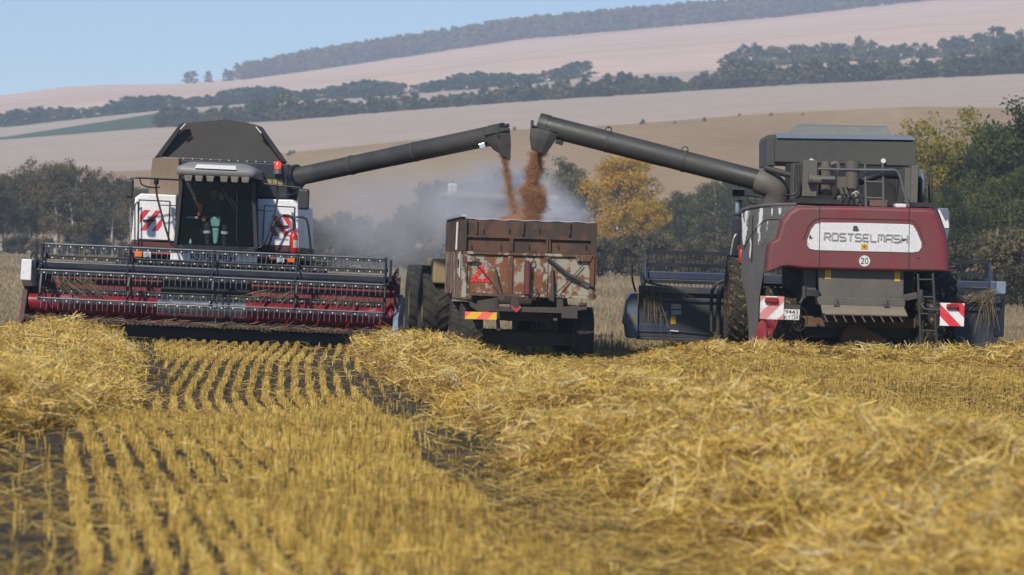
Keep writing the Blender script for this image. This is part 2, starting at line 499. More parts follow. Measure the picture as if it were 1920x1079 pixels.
WL = np.array([(74,-10.6,1.0,.30),(61,-8.6,1.1,.32),(50,-7.0,1.2,.34),(40,-5.85,1.15,.34),(32,-5.15,1.15,.42),(27,-5.2,.95,.40),(20,-5.2,.8,.36),(12,-5.2,.8,.3)])[::-1]
WM = np.array([(64,-2.35,.85,.30),(60,-2.0,1.0,.34),(56,-1.5,1.2,.40),(50,-.95,1.1,.36),(43,.30,1.55,.36),(36,1.1,1.5,.48),(30,1.72,1.8,.56),(25,2.25,1.75,.58),(21,2.75,1.75,.56),(18,3.2,1.7,.55),(12,3.8,1.8,.5)])[::-1]
WR = np.array([(2.2,56.6,.9,.07),(3.2,55.4,1.1,.13),(5,54.2,1.2,.13),(7,53.4,1.25,.17),(8.4,52.8,1.6,.32),(10,52.2,1.6,.30),(13,51.3,1.5,.3)])
def mound(x, y):
    h = np.zeros_like(x)
    for T in (WL, WM):
        c = np.interp(y, T[:,0], T[:,1]) + .22*wob(y*0+3, y, .9, T[0,1]); w = np.interp(y, T[:,0], T[:,2])*(1+.18*wob(x*.6, y, 1.1, T[0,1])); a = np.interp(y, T[:,0], T[:,3])
        t = np.clip(1-((x-c)/w)**2, 0, 1)
        h = np.maximum(h, a*t**.6*(.84+.34*wob(x, y, .9)+.34*wob(x, y, 2.3, 4)))
    c = np.interp(x, WR[:,0], WR[:,1]); w = np.interp(x, WR[:,0], WR[:,2])*(1+.2*wob(x, y*.6, 1.2, 2)); a = np.interp(x, WR[:,0], WR[:,3], left=0)
    t = np.clip(1-((y-c)/w)**2, 0, 1)
    h = np.maximum(h, np.where(x>2.2, a*t**.6*(.84+.34*wob(x, y, .9)+.34*wob(x, y, 2.3, 4)), 0))
    return h
def strips(pos, dirs, length, width, rnd, sag=.05):
    """thin bent straws: two quads each"""
    n = len(pos)
    up = np.array([0,0,1.])
    side = np.cross(dirs, NP.normal(size=(n,3))); side /= np.linalg.norm(side, axis=1, keepdims=True)+1e-9
    h = dirs*(length[:,None]/2); w = side*(width[:,None]/2)
    bend = np.zeros((n,3)); bend[:,2] = sag*length*NP.uniform(-.4,1.2,n)
    bend += side*(length*NP.normal(0,.035,n))[:,None]
    a, b, c = pos-h-bend*.5, pos+bend*.5, pos+h-bend*.5
    q1 = np.stack([a-w, a+w, b+w, b-w], 1); q2 = np.stack([b-w, b+w, c+w*.6, c-w*.6], 1)
    return np.concatenate([q1,q2]), np.concatenate([rnd,rnd])
def scatter(n, ymin, ymax, xl=-.20, xr=.20):
    """random points in the strip of field seen, denser near the camera"""
    u = NP.random(n); y = ymin*(ymax/ymin)**u
    x = NP.uniform(xl, xr, n)*y*1.02
    return x, y
def straw_pile(name, sel, n, ymin, ymax, xl, xr, label):
    x, y = scatter(n, ymin, ymax, xl, xr)
    h = mound(x, y); k = (h > .05) & sel(x, y)
    edge = (h > .012) & (h <= .05) & sel(x, y) & (NP.random(n) < .5)
    k |= edge
    x, y, h = x[k], y[k], h[k]; n = len(x)
    z = terrain(x, y) + h - NP.random(n)**1.6*.10 + .015
    th = NP.uniform(0, 2*np.pi, n)
    # straws lie in combed tufts whose heading drifts over the heap
    tuft = wob(x*1.2, y*1.2, 1.0, 5)*2.4
    th = np.where(NP.random(n) < .62, tuft + NP.normal(0,.5,n), th)
    el = NP.normal(.14, .38, n)
    up = NP.random(n) < .07
    el = np.where(up, NP.uniform(.5,1.3,n), el)
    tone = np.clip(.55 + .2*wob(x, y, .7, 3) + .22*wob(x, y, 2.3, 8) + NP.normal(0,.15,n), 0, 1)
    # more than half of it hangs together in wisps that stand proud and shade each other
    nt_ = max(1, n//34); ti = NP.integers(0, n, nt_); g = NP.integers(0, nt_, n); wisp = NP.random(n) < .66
    gth = NP.uniform(0,2*np.pi,nt_); gel = np.abs(NP.normal(.12,.34,nt_)); gz = NP.random(nt_)**1.6*.18; gt = NP.normal(0,.20,nt_) + (gz-.07)*1.6  # tone rises with wisp height, painting lit tops and shaded hollows
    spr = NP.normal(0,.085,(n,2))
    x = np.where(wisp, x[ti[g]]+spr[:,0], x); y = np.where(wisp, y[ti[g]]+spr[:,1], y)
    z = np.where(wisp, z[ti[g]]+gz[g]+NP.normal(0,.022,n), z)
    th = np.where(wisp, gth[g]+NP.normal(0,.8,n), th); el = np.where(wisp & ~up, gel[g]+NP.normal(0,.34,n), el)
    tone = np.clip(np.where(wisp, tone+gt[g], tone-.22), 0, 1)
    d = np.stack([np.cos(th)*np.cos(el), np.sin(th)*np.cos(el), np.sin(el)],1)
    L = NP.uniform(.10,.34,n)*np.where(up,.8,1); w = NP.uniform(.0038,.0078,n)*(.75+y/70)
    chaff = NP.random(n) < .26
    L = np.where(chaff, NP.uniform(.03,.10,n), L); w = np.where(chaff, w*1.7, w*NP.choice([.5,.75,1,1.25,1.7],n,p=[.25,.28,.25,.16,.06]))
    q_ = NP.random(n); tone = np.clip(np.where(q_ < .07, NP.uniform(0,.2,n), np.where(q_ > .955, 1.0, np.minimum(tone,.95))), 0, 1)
    V, r = strips(np.stack([x,y,z],1), d, L, w, tone)
    # matted core under the loose straw, coloured dark to paint shade in the heap
    ys = np.arange(ymin, ymax, .16); xs = np.linspace(xl*1.05, xr*1.05, 150)
    Y = np.repeat(ys[:,None], len(xs), 1); X = xs[None,:]*Y
    H = mound(X, Y); Z = terrain(X, Y) + H - .05
    P = np.stack([X,Y,Z],-1)
    Q = np.stack([P[:-1,:-1],P[:-1,1:],P[1:,1:],P[1:,:-1]],2).reshape(-1,4,3)
    c = Q.mean(1); kk = (mound(c[:,0], c[:,1]) > .06) & sel(c[:,0], c[:,1])
    Q = Q[kk]
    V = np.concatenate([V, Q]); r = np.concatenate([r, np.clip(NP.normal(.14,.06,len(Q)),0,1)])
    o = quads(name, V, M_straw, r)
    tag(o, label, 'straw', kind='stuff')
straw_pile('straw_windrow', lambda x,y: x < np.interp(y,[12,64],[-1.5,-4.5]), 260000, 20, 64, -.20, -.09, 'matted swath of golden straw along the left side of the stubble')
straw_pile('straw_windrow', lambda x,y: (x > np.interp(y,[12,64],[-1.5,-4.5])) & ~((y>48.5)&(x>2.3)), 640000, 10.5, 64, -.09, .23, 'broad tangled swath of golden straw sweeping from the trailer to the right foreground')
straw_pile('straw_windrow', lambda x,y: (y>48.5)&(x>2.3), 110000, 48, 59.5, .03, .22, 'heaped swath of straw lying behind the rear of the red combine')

def rowx(y):   # drift of the drill rows with distance
    y = np.asarray(y, float)
    return np.interp(y, [0,17,26,34,42,52,66,90], [1.9,0,-1.35,-2.75,-3.65,-4.35,-4.95,-6.0])
SP = .203
def stubble():
    Vs, rs = [], []
    for k in range(-55, 120):
        x0 = -3.2 + k*SP
        y = np.arange(13, 72, .0072)
        y = y[NP.random(len(y)) < np.clip(.30+26/y*.45, 0, 1)]
        y = y + NP.normal(0,.01,len(y))
        x = x0 + rowx(y) + .012*np.sin(y*3+k) + NP.normal(0,1,len(y))*np.interp(y,[17,30,45,65],[.025,.022,.017,.015])
        gap = wob(x*1.5, y*1.2, 1.3, k*.37) > -.72
        keep = (np.abs(x/y) < .235) & (mound(x,y) < .03) & gap
        # wheel tracks flatten the stand beside the swaths
        tr1 = np.abs(x - np.interp(y,[16,18,22,27,32,40,50,60,70],[-2.55,-2.8,-3.35,-4.1,-4.5,-4.55,-5.7,-7.0,-8.2])) < .34
        tr2 = np.abs(x - (np.interp(y, WM[:,0], WM[:,1])-np.interp(y,[18,26,36,47,62],[2.35,2.3,2.0,1.75,1.55]))) < np.interp(y,[18,26,36,62],[.32,.48,.42,.26])
        tr3 = (((x-np.interp(y,[36,44],[3.3,4.2]))/1.1)**2 + ((y-40)/2.6)**2 < 1+.5*wob(x,y,1.2)) | (((x-.7)/.7)**2 + ((y-22)/2.4)**2 < 1)
        tr1 |= (x < np.interp(y,[13,16,18,22,27,32,36],[-1.95,-2.2,-2.5,-3.1,-3.7,-4.15,-4.4])) & (y < 36)
        keep &= ~((tr1|tr2|tr3) & (NP.random(len(y)) < .955))
        x, y = x[keep], y[keep]; n = len(x)
        if not n: continue
        z = terrain(x, y)
        H = NP.uniform(.07,.16,n)*np.interp(y,[17,35,65],[1,.8,.68])*(1+.25*wob(x, y, .6, 4))*(1+.35*np.exp(-((x/y+.055)/.022)**2)*NP.random(n))
        th = NP.uniform(0,2*np.pi,n); ln = np.abs(NP.normal(0,.13,n))
        lean = np.stack([np.cos(th)*np.sin(ln), np.sin(th)*np.sin(ln), np.cos(ln)],1)*H[:,None]
        ya = NP.normal(0,.7,n); w = NP.uniform(.0024,.0042,n)*(.8+y/45)
        sd = np.stack([np.cos(ya), np.sin(ya), 0*ya],1)*(w/1)[:,None]
        b = np.stack([x,y,z-.01],1); t = b+lean
        Vs.append(np.stack([b-sd,b+sd,t+sd*.8,t-sd*.8],1))
        rs.append(np.clip(.52+.26*wob(x,y,.35,9)+.12*wob(x,y,1.7,2)+NP.normal(0,.2,n),0,1))
    V = np.concatenate(Vs); r = np.concatenate(rs)
    # loose chopped straw between the rows, thicker on the right
    x, y = scatter(230000, 14, 72)
    kp = (mound(x,y) < .05) & (NP.random(len(x)) < np.clip(.14+.58*sstep((x/y+.03)/.07)+.2*wob(x,y,.8,6),.02,1))
    x, y = x[kp], y[kp]; n = len(x)
    th = NP.uniform(0,2*np.pi,n); el = NP.normal(.1,.25,n)
    d = np.stack([np.cos(th)*np.cos(el), np.sin(th)*np.cos(el), np.sin(el)],1)
    z = terrain(x,y)+NP.random(n)**1.5*.13+.01
    V2, r2 = strips(np.stack([x,y,z],1), d, NP.uniform(.06,.28,n), NP.uniform(.003,.006,n)*(.8+y/50), np.clip(NP.normal(.42,.25,n),0,1))
    o = quads('stubble', np.concatenate([V,V2]), M_stub, np.concatenate([r,r2]))
    tag(o, 'short golden cereal stubble in curving drill rows across the field', 'stubble', kind='stuff')
stubble()
M_dry = straw_mat('dry_field_stalks', [(0,(.15,.12,.075)),(.4,(.28,.22,.13)),(.8,(.40,.32,.19)),(1,(.46,.39,.26))])
def far_stubble():
    x, y = scatter(120000, 66, 330, -.19, .19)
    n = len(x); z = terrain(x,y)
    H = NP.uniform(.12,.30,n); th = NP.uniform(0,6.28,n); ln = np.abs(NP.normal(0,.3,n))
    lean = np.stack([np.cos(th)*np.sin(ln), np.sin(th)*np.sin(ln), np.cos(ln)],1)*H[:,None]
    w = NP.uniform(.01,.02,n)*y/70; sd = np.zeros((n,3)); sd[:,0] = w
    b = np.stack([x,y,z-.01],1); t = b+lean
    o = quads('dry_grass', np.stack([b-sd,b+sd,t+sd*.5,t-sd*.5],1), M_dry, np.clip(.33+.22*wob(x*.2,y*.1,1,2)+NP.normal(0,.15,n),0,1))
    tag(o, 'hazy dry stubble on the flat field beyond the machines', 'stubble', kind='stuff')
far_stubble()

# ---------------------------------------------------------------- trees
def leaf_mat(name, a, b, c, trans=.3):
    m, n, p = nodes(name)
    at_ = n.nodes.new('ShaderNodeAttribute'); at_.attribute_name = 'rnd'
    oi = n.nodes.new('ShaderNodeObjectInfo')
    ad = n.nodes.new('ShaderNodeMath'); ad.operation = 'MULTIPLY_ADD'; ad.inputs[1].default_value = .5; 
    n.links.new(oi.outputs['Random'], ad.inputs[0])
    hf = n.nodes.new('ShaderNodeMath'); hf.operation = 'MULTIPLY'; hf.inputs[1].default_value = .6; n.links.new(at_.outputs['Fac'], hf.inputs[0])
    n.links.new(hf.outputs[0], ad.inputs[2])
    col = ramp(n, ad.outputs[0], [(.1,a),(.5,b),(.95,c)])
    n.links.new(col, p.inputs['Base Color']); p.inputs['Roughness'].default_value = .65; p.inputs['Specular IOR Level'].default_value = .25
    t = n.nodes.new('ShaderNodeBsdfTranslucent'); n.links.new(col, t.inputs[0])
    mx = n.nodes.new('ShaderNodeMixShader'); mx.inputs[0].default_value = trans
    n.links.new(p.outputs[0], mx.inputs[1]); n.links.new(t.outputs[0], mx.inputs[2])
    n.links.new(mx.outputs[0], n.nodes['Material Output'].inputs[0])
    return m
L_birch = leaf_mat('birch_leaves', (.065,.066,.034),(.125,.112,.052),(.22,.145,.07))
L_dark = leaf_mat('dark_leaves', (.028,.046,.018),(.058,.080,.026),(.14,.135,.034))
L_gold = leaf_mat('autumn_leaves', (.20,.18,.035),(.55,.32,.020),(.70,.42,.026))
L_lime = leaf_mat('turning_leaves', (.13,.13,.022),(.27,.22,.022),(.46,.32,.026))
L_far = leaf_mat('far_leaves', (.036,.058,.030),(.076,.102,.042),(.22,.18,.07))
L_forest = leaf_mat('forest_leaves', (.030,.052,.026),(.068,.094,.038),(.21,.16,.06))
L_brush = leaf_mat('dry_brush', (.05,.05,.035),(.10,.09,.055),(.20,.16,.09))
M_bark = plain('pale_bark', (.46,.44,.40), .85)
M_dbark = plain('grey_bark', (.12,.105,.09), .9)

def leaves(centres, radii, per, size, rng, squash=.8):
    n = len(centres)*per
    c = np.repeat(np.array(centres), per, 0); r = np.repeat(np.array(radii), per)
    d = rng.normal(size=(n,3)); d /= np.linalg.norm(d,axis=1,keepdims=True)
    p = c + d*(r*rng.random(n)**.45)[:,None]*np.array([1,1,squash])
    a = rng.normal(size=(n,3)); a /= np.linalg.norm(a,axis=1,keepdims=True)
    b = np.cross(a, rng.normal(size=(n,3))); b /= np.linalg.norm(b,axis=1,keepdims=True)
    s = size*rng.uniform(.6,1.4,n)[:,None]
    V = np.stack([p-a*s, p-b*s*.55, p+a*s, p+b*s*.55],1)
    tone = np.repeat(rng.random(len(centres)), per)*.65 + rng.random(n)*.35
    return V, tone
def qmesh(name, V, rnd, mats, extra=None):
    o = quads(name, V, mats, rnd); me = o.data; bpy.data.objects.remove(o)
    return me
def tree_kind(seed, h, spread, low, nb, per, size, leaf, bark, clump=.13, lean=0.0, trunks=1):
    """returns (trunk mesh, crown mesh); limbs carry leaf clumps out to an uneven edge"""
    rng = np.random.default_rng(seed); tb = MB(); cs, rs = [], []
    for tr in range(trunks):
        off = Vector((rng.normal(0,.05*h*(trunks>1)), rng.normal(0,.05*h*(trunks>1)), 0))
        lx, ly = rng.normal(lean, .06), rng.normal(0,.06)
        hh = h*rng.uniform(.82,1.0) if tr else h
        pts = [off + Vector((lx*hh*t + .02*hh*math.sin(5*t+seed), ly*hh*t, hh*.93*t)) for t in (0,.2,.4,.6,.8,1)]
        tb.tube(pts, [h*.018, h*.015, h*.012, h*.009, h*.005, h*.002], 7)
        for b in range(nb):
            t = rng.uniform(low, 1.0); base = pts[min(4,int(t*5))].lerp(pts[min(5,int(t*5)+1)], t*5-int(t*5)) if t < 1 else pts[5]
            ang = rng.uniform(0,2*math.pi)
            prof = math.sin(math.pi*min(1,(t-low)/(1-low)*.80+.16))
            ln = spread*h*(.35+.65*prof)*rng.uniform(.55,1.15)
            tip = base + Vector((math.cos(ang)*ln, math.sin(ang)*ln, ln*rng.uniform(.0,.75)))
            if b % 2 == 0: tb.tube([base, base.lerp(tip,.5)+Vector((0,0,.06*ln)), tip], [h*.005,h*.0035,h*.0012], 5)
            for q in (.55,.85,1.05):
                c = base.lerp(tip, q) + Vector(rng.normal(0,.035*h,3)); 
                if c.z < h*low*.55: c.z = h*low*.55
                cs.append(tuple(c)); rs.append(clump*h*rng.uniform(.45,1.05))
    V, tone = leaves(cs, rs, per, size, rng)
    crown = qmesh('crown', V, tone, leaf)
    to = build('trunk', tb, bark); tm = to.data; bpy.data.objects.remove(to)
    return tm, crown
def plant(name, kind, x, y, s, rz, label, cat='tree', group=None, sz=1.0):
    z = float(terrain(np.array([x]), np.array([y]))[0])
    e = empty(name, Matrix.Translation((x,y,z-.05)) @ Matrix.Rotation(rz,4,'Z') @ Matrix.Diagonal((s,s,s*sz,1)))
    link('trunk', kind[0], e); link('crown', kind[1], e)
    tag(e, label, cat, group); return e
birch = [tree_kind(s, 10, .24, .30, 26, 55, .13, L_birch, M_bark, .105, trunks=t) for s, t in ((1,2),(2,1),(3,2),(4,1),(5,3))]
dark = [tree_kind(s, 10, .26, .12, 34, 70, .11, L_dark, M_dbark, .11, trunks=t) for s, t in ((11,1),(12,2),(13,1))]
lime = [tree_kind(s, 10, .27, .26, 26, 70, .085, L_lime, M_bark, .095, trunks=t) for s, t in ((21,2),(22,1))]
gold = tree_kind(31, 10, .34, .22, 34, 70, .11, L_gold, M_bark, .095, lean=.10, trunks=3)
brush = [tree_kind(s, 3, .45, .05, 22, 26, .09, L_brush, M_dbark, .16, trunks=3) for s in (41,42)]
rr = random.Random(3)
gz1 = 'birches of the hazy grove behind the left combine'
for i in range(34):
    px = -60 + i*11.2 + rr.uniform(-5,5); d = rr.uniform(350,420)
    top = np.interp(px, [-60,0,40,60,100,150,165,190,235,330], [330,325,318,312,308,315,345,330,350,372]) + rr.uniform(-4,16)
    x = at(px, 468, d).x; zb = float(terrain(np.array([x]),np.array([d]))[0]); h = at(px, top, d).z - zb
    plant('birch_tree', rr.choice(birch), x, d, h/10, rr.uniform(0,6), 'pale trunked birch with olive leaves in the hazy grove at far left', group=gz1)
gz2 = 'dust veiled trees between the left combine and the trailer'
for i in range(17):
    px = 590 + i*17 + rr.uniform(-6,6); d = rr.uniform(330,400)
    top = np.interp(px, [590,620,650,700,740,780,800,840,880], [410,395,390,400,410,350,335,350,330]) + rr.uniform(-4,14)
    x = at(px, 480, d).x; zb = float(terrain(np.array([x]),np.array([d]))[0]); h = at(px, top, d).z - zb
    plant('birch_tree', rr.choice(birch+dark[:1]), x, d, h/10, rr.uniform(0,6), 'tree veiled in dust between the left combine and the trailer', group=gz2)
gz3 = 'dark trees behind the trailer and the right auger'
for px, top, d in ((905,330,390),(935,322,390),(965,325,395),(1000,318,380),(1035,306,370),(1060,306,372),(1085,330,380),(1110,360,385),(1232,372,370),(1255,362,365),(1275,372,360),(1300,352,362),(1325,340,355),(1345,335,350),(1370,330,352),(1395,325,345),(1420,330,350),(1450,350,350)):
    x = at(px, 490, d).x; zb = float(terrain(np.array([x]),np.array([d]))[0]); h = at(px, top, d).z - zb
    plant('leafy_tree', rr.choice(dark+birch[1:2]), x, d, h/10, rr.uniform(0,6), 'dark green tree in the row behind the trailer and the right auger', group=gz3)
d = 335; px = 1150; x = at(px, 490, d).x; zb = float(terrain(np.array([x]),np.array([d]))[0])
plant('autumn_tree', gold, x, d, (at(px,300,d).z-zb)/10, .4, 'golden autumn birch with bent white limbs right of the trailer')
d = 330; px = 1225; x = at(px, 490, d).x
plant('autumn_tree', gold, x, d, .68, 2.6, 'smaller golden tree leaning against the tall yellow birch')
for i, (px, top, d, k, lb) in enumerate(((1752,222,214,lime[0],'tall yellow green birch with white forked limbs beside the red combine'),(1800,212,218,lime[1],'tallest yellowing birch left of the gap in the right trees'),(1738,240,225,lime[1],'yellow green birch closest to the right combine tank'),(1845,262,215,dark[1],'short dark bushy tree in the gap between the two tall right trees'),(1880,222,214,dark[0],'tall olive tree right of the gap in the right trees'),(1925,205,212,dark[2],'tall dark green tree cut by the right edge'),(1905,232,224,dark[1],'dark green tree between the two tall trees nearest the right edge'),(1775,290,228,dark[0],'lower dark tree seen between the two yellowing birches'))):
    x = at(px, 500, d).x; zb = float(terrain(np.array([x]),np.array([d]))[0])
    plant('leafy_tree', k, x, d, (at(px,top,d).z-zb)/10, i*1.3, lb)
gz4 = 'dark undergrowth trees below the tall right trees'
for i in range(16):
    px = 1725 + (i % 8)*29 + rr.uniform(-8,8); d = rr.uniform(185,205); top = np.interp(px,[1725,1800,1860,1950],[360,345,330,320]) + (i//8)*55 + rr.uniform(-10,20)
    x = at(px, 500, d).x; zb = float(terrain(np.array([x]),np.array([d]))[0])
    plant('undergrowth_tree', rr.choice(dark), x, d, max(.2,(at(px,top,d).z-zb)/10), rr.uniform(0,6), 'low dark bushy tree under the tall trees at right', group=gz4)
def far_kind(seed, leaf, h=10, w=.40, n=38, per=14, size=.62):
    rng = np.random.default_rng(seed); cs, rs = [], []
    for k in range(n):
        t = rng.uniform(.04,1); rad = w*h*math.sin(math.pi*min(1,.25+.72*t))**.7*rng.random()**.5; a = rng.uniform(0,6.283)
        cs.append((math.cos(a)*rad, math.sin(a)*rad, t*h*.92)); rs.append(h*rng.uniform(.07,.15))
    V, tone = leaves(cs, rs, per, size, rng)
    tr = np.array([[(-.15,0,0),(.15,0,0),(.08,0,h*.6),(-.08,0,h*.6)],[(0,-.15,0),(0,.15,0),(0,.08,h*.6),(0,-.08,h*.6)]],float)
    return np.concatenate([V,tr]), np.concatenate([tone,[.1,.1]])
far_meshes = []
for k in range(6):
    V, t = far_kind(60+k, L_far, w=(.3,.36,.42)[k%3]); far_meshes.append(qmesh('far_tree', V, t, L_far))
FARK = far_meshes
for i in range(22):
    px = (430+i*11 if i < 12 else 960+(i-12)*60)+rr.uniform(-4,4); d = 715 + rr.uniform(-6,6); x = at(px,300,d).x
    o = link('hillside_bush', FARK[i%3]); o.location = (x,d,float(terrain(np.array([x]),np.array([d]))[0])-.1); s_ = rr.uniform(.05,.12); o.scale = (s_*1.6,s_*1.6,s_)
    tag(o, 'tiny dark bush on the boundary between the pale and the brown hill field', 'bush', 'tiny bushes along the hill field boundary')
gz5 = 'grey brush along the field edge'
for i in range(62):
    px = (560 + i*20 if i < 14 else 1090 + (i-14)*27 if i < 46 else -60+(i-46)*24) + rr.uniform(-9,9); d = rr.uniform(335,360) if i >= 46 else rr.uniform(230,310) if px < 1750 else rr.uniform(140,170)
    x = at(px, 490, d).x
    plant('brush_bush', rr.choice(brush), x, d, rr.uniform(.55,1.0)*(1.15 if px>1050 else .8), rr.uniform(0,6), 'dry grey brush at the far edge of the stubble field', 'bush', gz5)

def belt(px0, px1, n, d, spread, base, hlo, hhi, label, group, name='belt_tree', grow=lambda p: 1.0):
    for i in range(n):
        px = px0 + (px1-px0)*(i+rr.random())/n; dd = d + rr.uniform(-spread, spread)
        x = at(px, 200, dd).x; z = float(terrain(np.array([x]),np.array([dd]))[0])
        o = link(name, rr.choice(far_meshes)); h = rr.uniform(hlo,hhi)*grow(px)*(1+.25*math.sin(px*.021)*math.cos(px*.007))
        o.location = (x,dd,z-.2); o.rotation_euler = (0,0,rr.uniform(0,6)); o.scale = (h/10*rr.uniform(1.1,2.1),h/10*1.1,h/10*rr.uniform(.8,1.12))
        tag(o, label, 'tree', group)
belt(300, 1960, 230, 1095, 12, None, 4.4, 7.4, 'dark tree of the long belt crossing the hillside above the pale field', 'trees of the dark belt above the pale field', grow=lambda p: float(np.interp(p,[300,520,700,1100,1400,1950],[1.15,1.1,.85,1.0,1.15,1.3])))
belt(1360, 1950, 68, 1440, 16, None, 5.5, 10.0, 'pale green tree standing above the dark belt at upper right', 'trees above the dark belt at upper right')
for px, w in ((352,9.5),(362,10.5),(390,9),(425,9.5),(432,8.5)):
    o = link('hilltop_tree', far_meshes[int(px)%6]); x = at(px,155,2440).x; o.location = (x,2440,float(terrain(np.array([x]),np.array([2440.]))[0])-.3)
    o.scale = (w/10*1.2,w/10,w/10*1.0); tag(o, 'lone hazy tree on the skyline left of the hilltop wood', 'tree', 'lone trees on the skyline left of the wood')
def upper_belt():
    rng = np.random.default_rng(8); Vs, ts = [], []; kinds = [far_kind(120+k, None, w=.36, n=16, per=9, size=.85) for k in range(5)]
    for i in range(420):
        px = -40 + 1140*rng.random(); d = 1425+rng.uniform(-16,16); x = at(px,200,d).x; z = float(terrain(np.array([x]),np.array([d]))[0])
        V, t = kinds[rng.integers(5)]; s = rng.uniform(.42,.72)*(1+.25*math.sin(px*.03))
        Vs.append(V*s*np.array([1.8,1,.95])+np.array([x,d,z-.1])); ts.append(np.clip(t*.7+rng.normal(.05,.25),0,1))
    o = quads('tree_belt', np.concatenate(Vs), L_forest, np.concatenate(ts))
    tag(o, 'hazy belt of trees below the pink hill left of centre', 'forest', kind='stuff')
upper_belt()
def forest():
    Vs, ts = [], []
    rng = np.random.default_rng(5); kinds = [far_kind(90+k, None, w=.26, n=14, per=8, size=.95) for k in range(5)]
    for i in range(1700):
        px = 445 + 1330*rng.random(); d = 2455 + 170*rng.random()
        x = at(px,100,d).x; z = float(terrain(np.array([x]),np.array([d]))[0]); s = rng.uniform(1.15,1.75)*(.75+.25*min(1,(px-440)/150)); V, t = kinds[rng.integers(5)]
        Vs.append(V*s*np.array([1.25,1,1])+np.array([x,d,z])); ts.append(np.clip(t*.8+rng.normal(0,.25),0,1))
    o = quads('forest', np.concatenate(Vs), L_forest, np.concatenate(ts))
    tag(o, 'long blue green wood along the crest of the pink hill', 'forest', kind='stuff')
forest()

# ---------------------------------------------------------------- wheels
def wheel(parent, c, rad, wid, tyre, rim_mat, lugs=22, side=-1, steer=0.0, hub=.5):
    """tyre with angled lugs; the dished rim is its child. c in parent's local metres, axle along x"""
    t = MB(); w = wid/2
    prof = [(-w*.72,rad*hub),(-w*.95,rad*.70),(-w,rad*.86),(-w*.86,rad*.955),(-w*.4,rad*.965),(w*.4,rad*.965),(w*.86,rad*.955),(w,rad*.86),(w*.95,rad*.70),(w*.72,rad*hub)]
    t.revx((0,0,0), prof, 48)
    for i in range(lugs):
        for sg in (-1,1):
            a0 = 2*math.pi*(i + (.5 if sg > 0 else 0))/lugs; a1 = a0 + .9*2*math.pi/lugs
            pts = []
            for x, a in ((sg*.02*wid, a1), (sg*w*.98, a0)):
                for da in (-.16, .16):
                    aa = a + da*2*math.pi/lugs
                    for r in (rad*.93, rad*(1.0 if abs(x) < w*.5 else .985)):
                        pts.append((x, r*math.cos(aa), r*math.sin(aa)))
            t.add(pts, [(0,1,3,2),(4,6,7,5),(0,4,5,1),(2,3,7,6),(1,5,7,3),(0,2,6,4)])
    o = build('wheel', t, tyre, parent)
    o.location = c; o.rotation_euler = (0,0,steer)
    r = MB()
    for sg in (-1,1):
        r.revx((0,0,0), [(sg*w*.74,rad*hub*1.04),(sg*w*.80,rad*hub*.98),(sg*w*.45,rad*hub*.86),(sg*w*.35,rad*hub*.45),(sg*w*.5,rad*hub*.40),(sg*w*.52,.001)], 36)
        for k in range(8):
            a = k*math.pi/4; r.tube([(sg*w*.40,math.cos(a)*rad*hub*.55,math.sin(a)*rad*hub*.55),(sg*w*.50,math.cos(a)*rad*hub*.55,math.sin(a)*rad*hub*.55)], rad*hub*.05, 6)
    build('rim', r, rim_mat, o)
    return o
def pipe(F, pts, r, dy=None):
    """pixel polyline (px,py,dy) -> tube points"""
    return [F.p(a, b, c) for a, b, c in pts]
def smooth_path(pts, n=6):
    P = [Vector(p) for p in pts]; out = []
    for i in range(len(P)-1):
        p0, p1, p2, p3 = P[max(i-1,0)], P[i], P[i+1], P[min(i+2,len(P)-1)]
        for k in range(n):
            t = k/n
            out.append(.5*((2*p1)+(p2-p0)*t+(2*p0-5*p1+4*p2-p3)*t*t+(3*p1-p0-3*p2+p3)*t**3))
    return out + [P[-1]]
def hose(mb, F, pts, r, n=7):
    mb.tube(smooth_path(pipe(F, pts, r), 6), r, n)
def sticker(F, r, dy, name, mat, parent, label=None, th=.004):
    m = MB(); x0,x1,z0,z1 = F.rect(*r, dy); m.box(x0,x1,dy-th,dy,z0,z1)
    o = build(name, m, mat, parent)
    if label: o['label'] = label
    return o

# ================================================================ LEFT COMBINE (facing the camera)
F = Frame(400, 66, 0.0, tilt=.55)
LC = empty('combine_harvester', F.M)
tag(LC, 'white and maroon combine harvester facing the camera with its reel lowered over the stubble', 'combine harvester', 'combine harvesters unloading grain')
# ---- body
b = MB()
x0,x1,z0,z1 = F.rect(262,366,548,470,1.2); b.box(x0,x1,1.25,6.6,z0-.5,z1)          # inner body
x0,x1,z0,z1 = F.rect(300,470,500,560,.4); b.box(x0,x1,.8,5.5,z0,z1)                 # belly
build('body', b, M_dgrey, LC, .03)
b = MB()
b.prism(F.poly([(246,451),(253,371),(264,363),(331,366),(328,453)],.75), .75, 5.6)
build('side_panel', b, M_white, LC, .03)
b = MB()
b.prism(F.poly([(483,461),(482,373),(549,375),(559,384),(560.5,467)],.75), .75, 5.6)
build('side_panel', b, M_white, LC, .03)
b = MB()
for r in ((245,452.5,329,468),(482,461.5,562,474)):
    x0,x1,z0,z1 = F.rect(*r,.73); b.box(x0,x1,.74,5.5,z0,z1)
build('sill', b, paint('dull_maroon',(.085,.014,.018),(.10,.07,.05),.4,2,.5), LC, .01)
DS1 = stripes('door_stripes_a', (.55,.03,.045), (.78,.78,.79), .40, .64, -.77, .54, .12)
DS2 = stripes('door_stripes_b', (.55,.03,.045), (.78,.78,.79), .40, .64, .77, .54, .30)
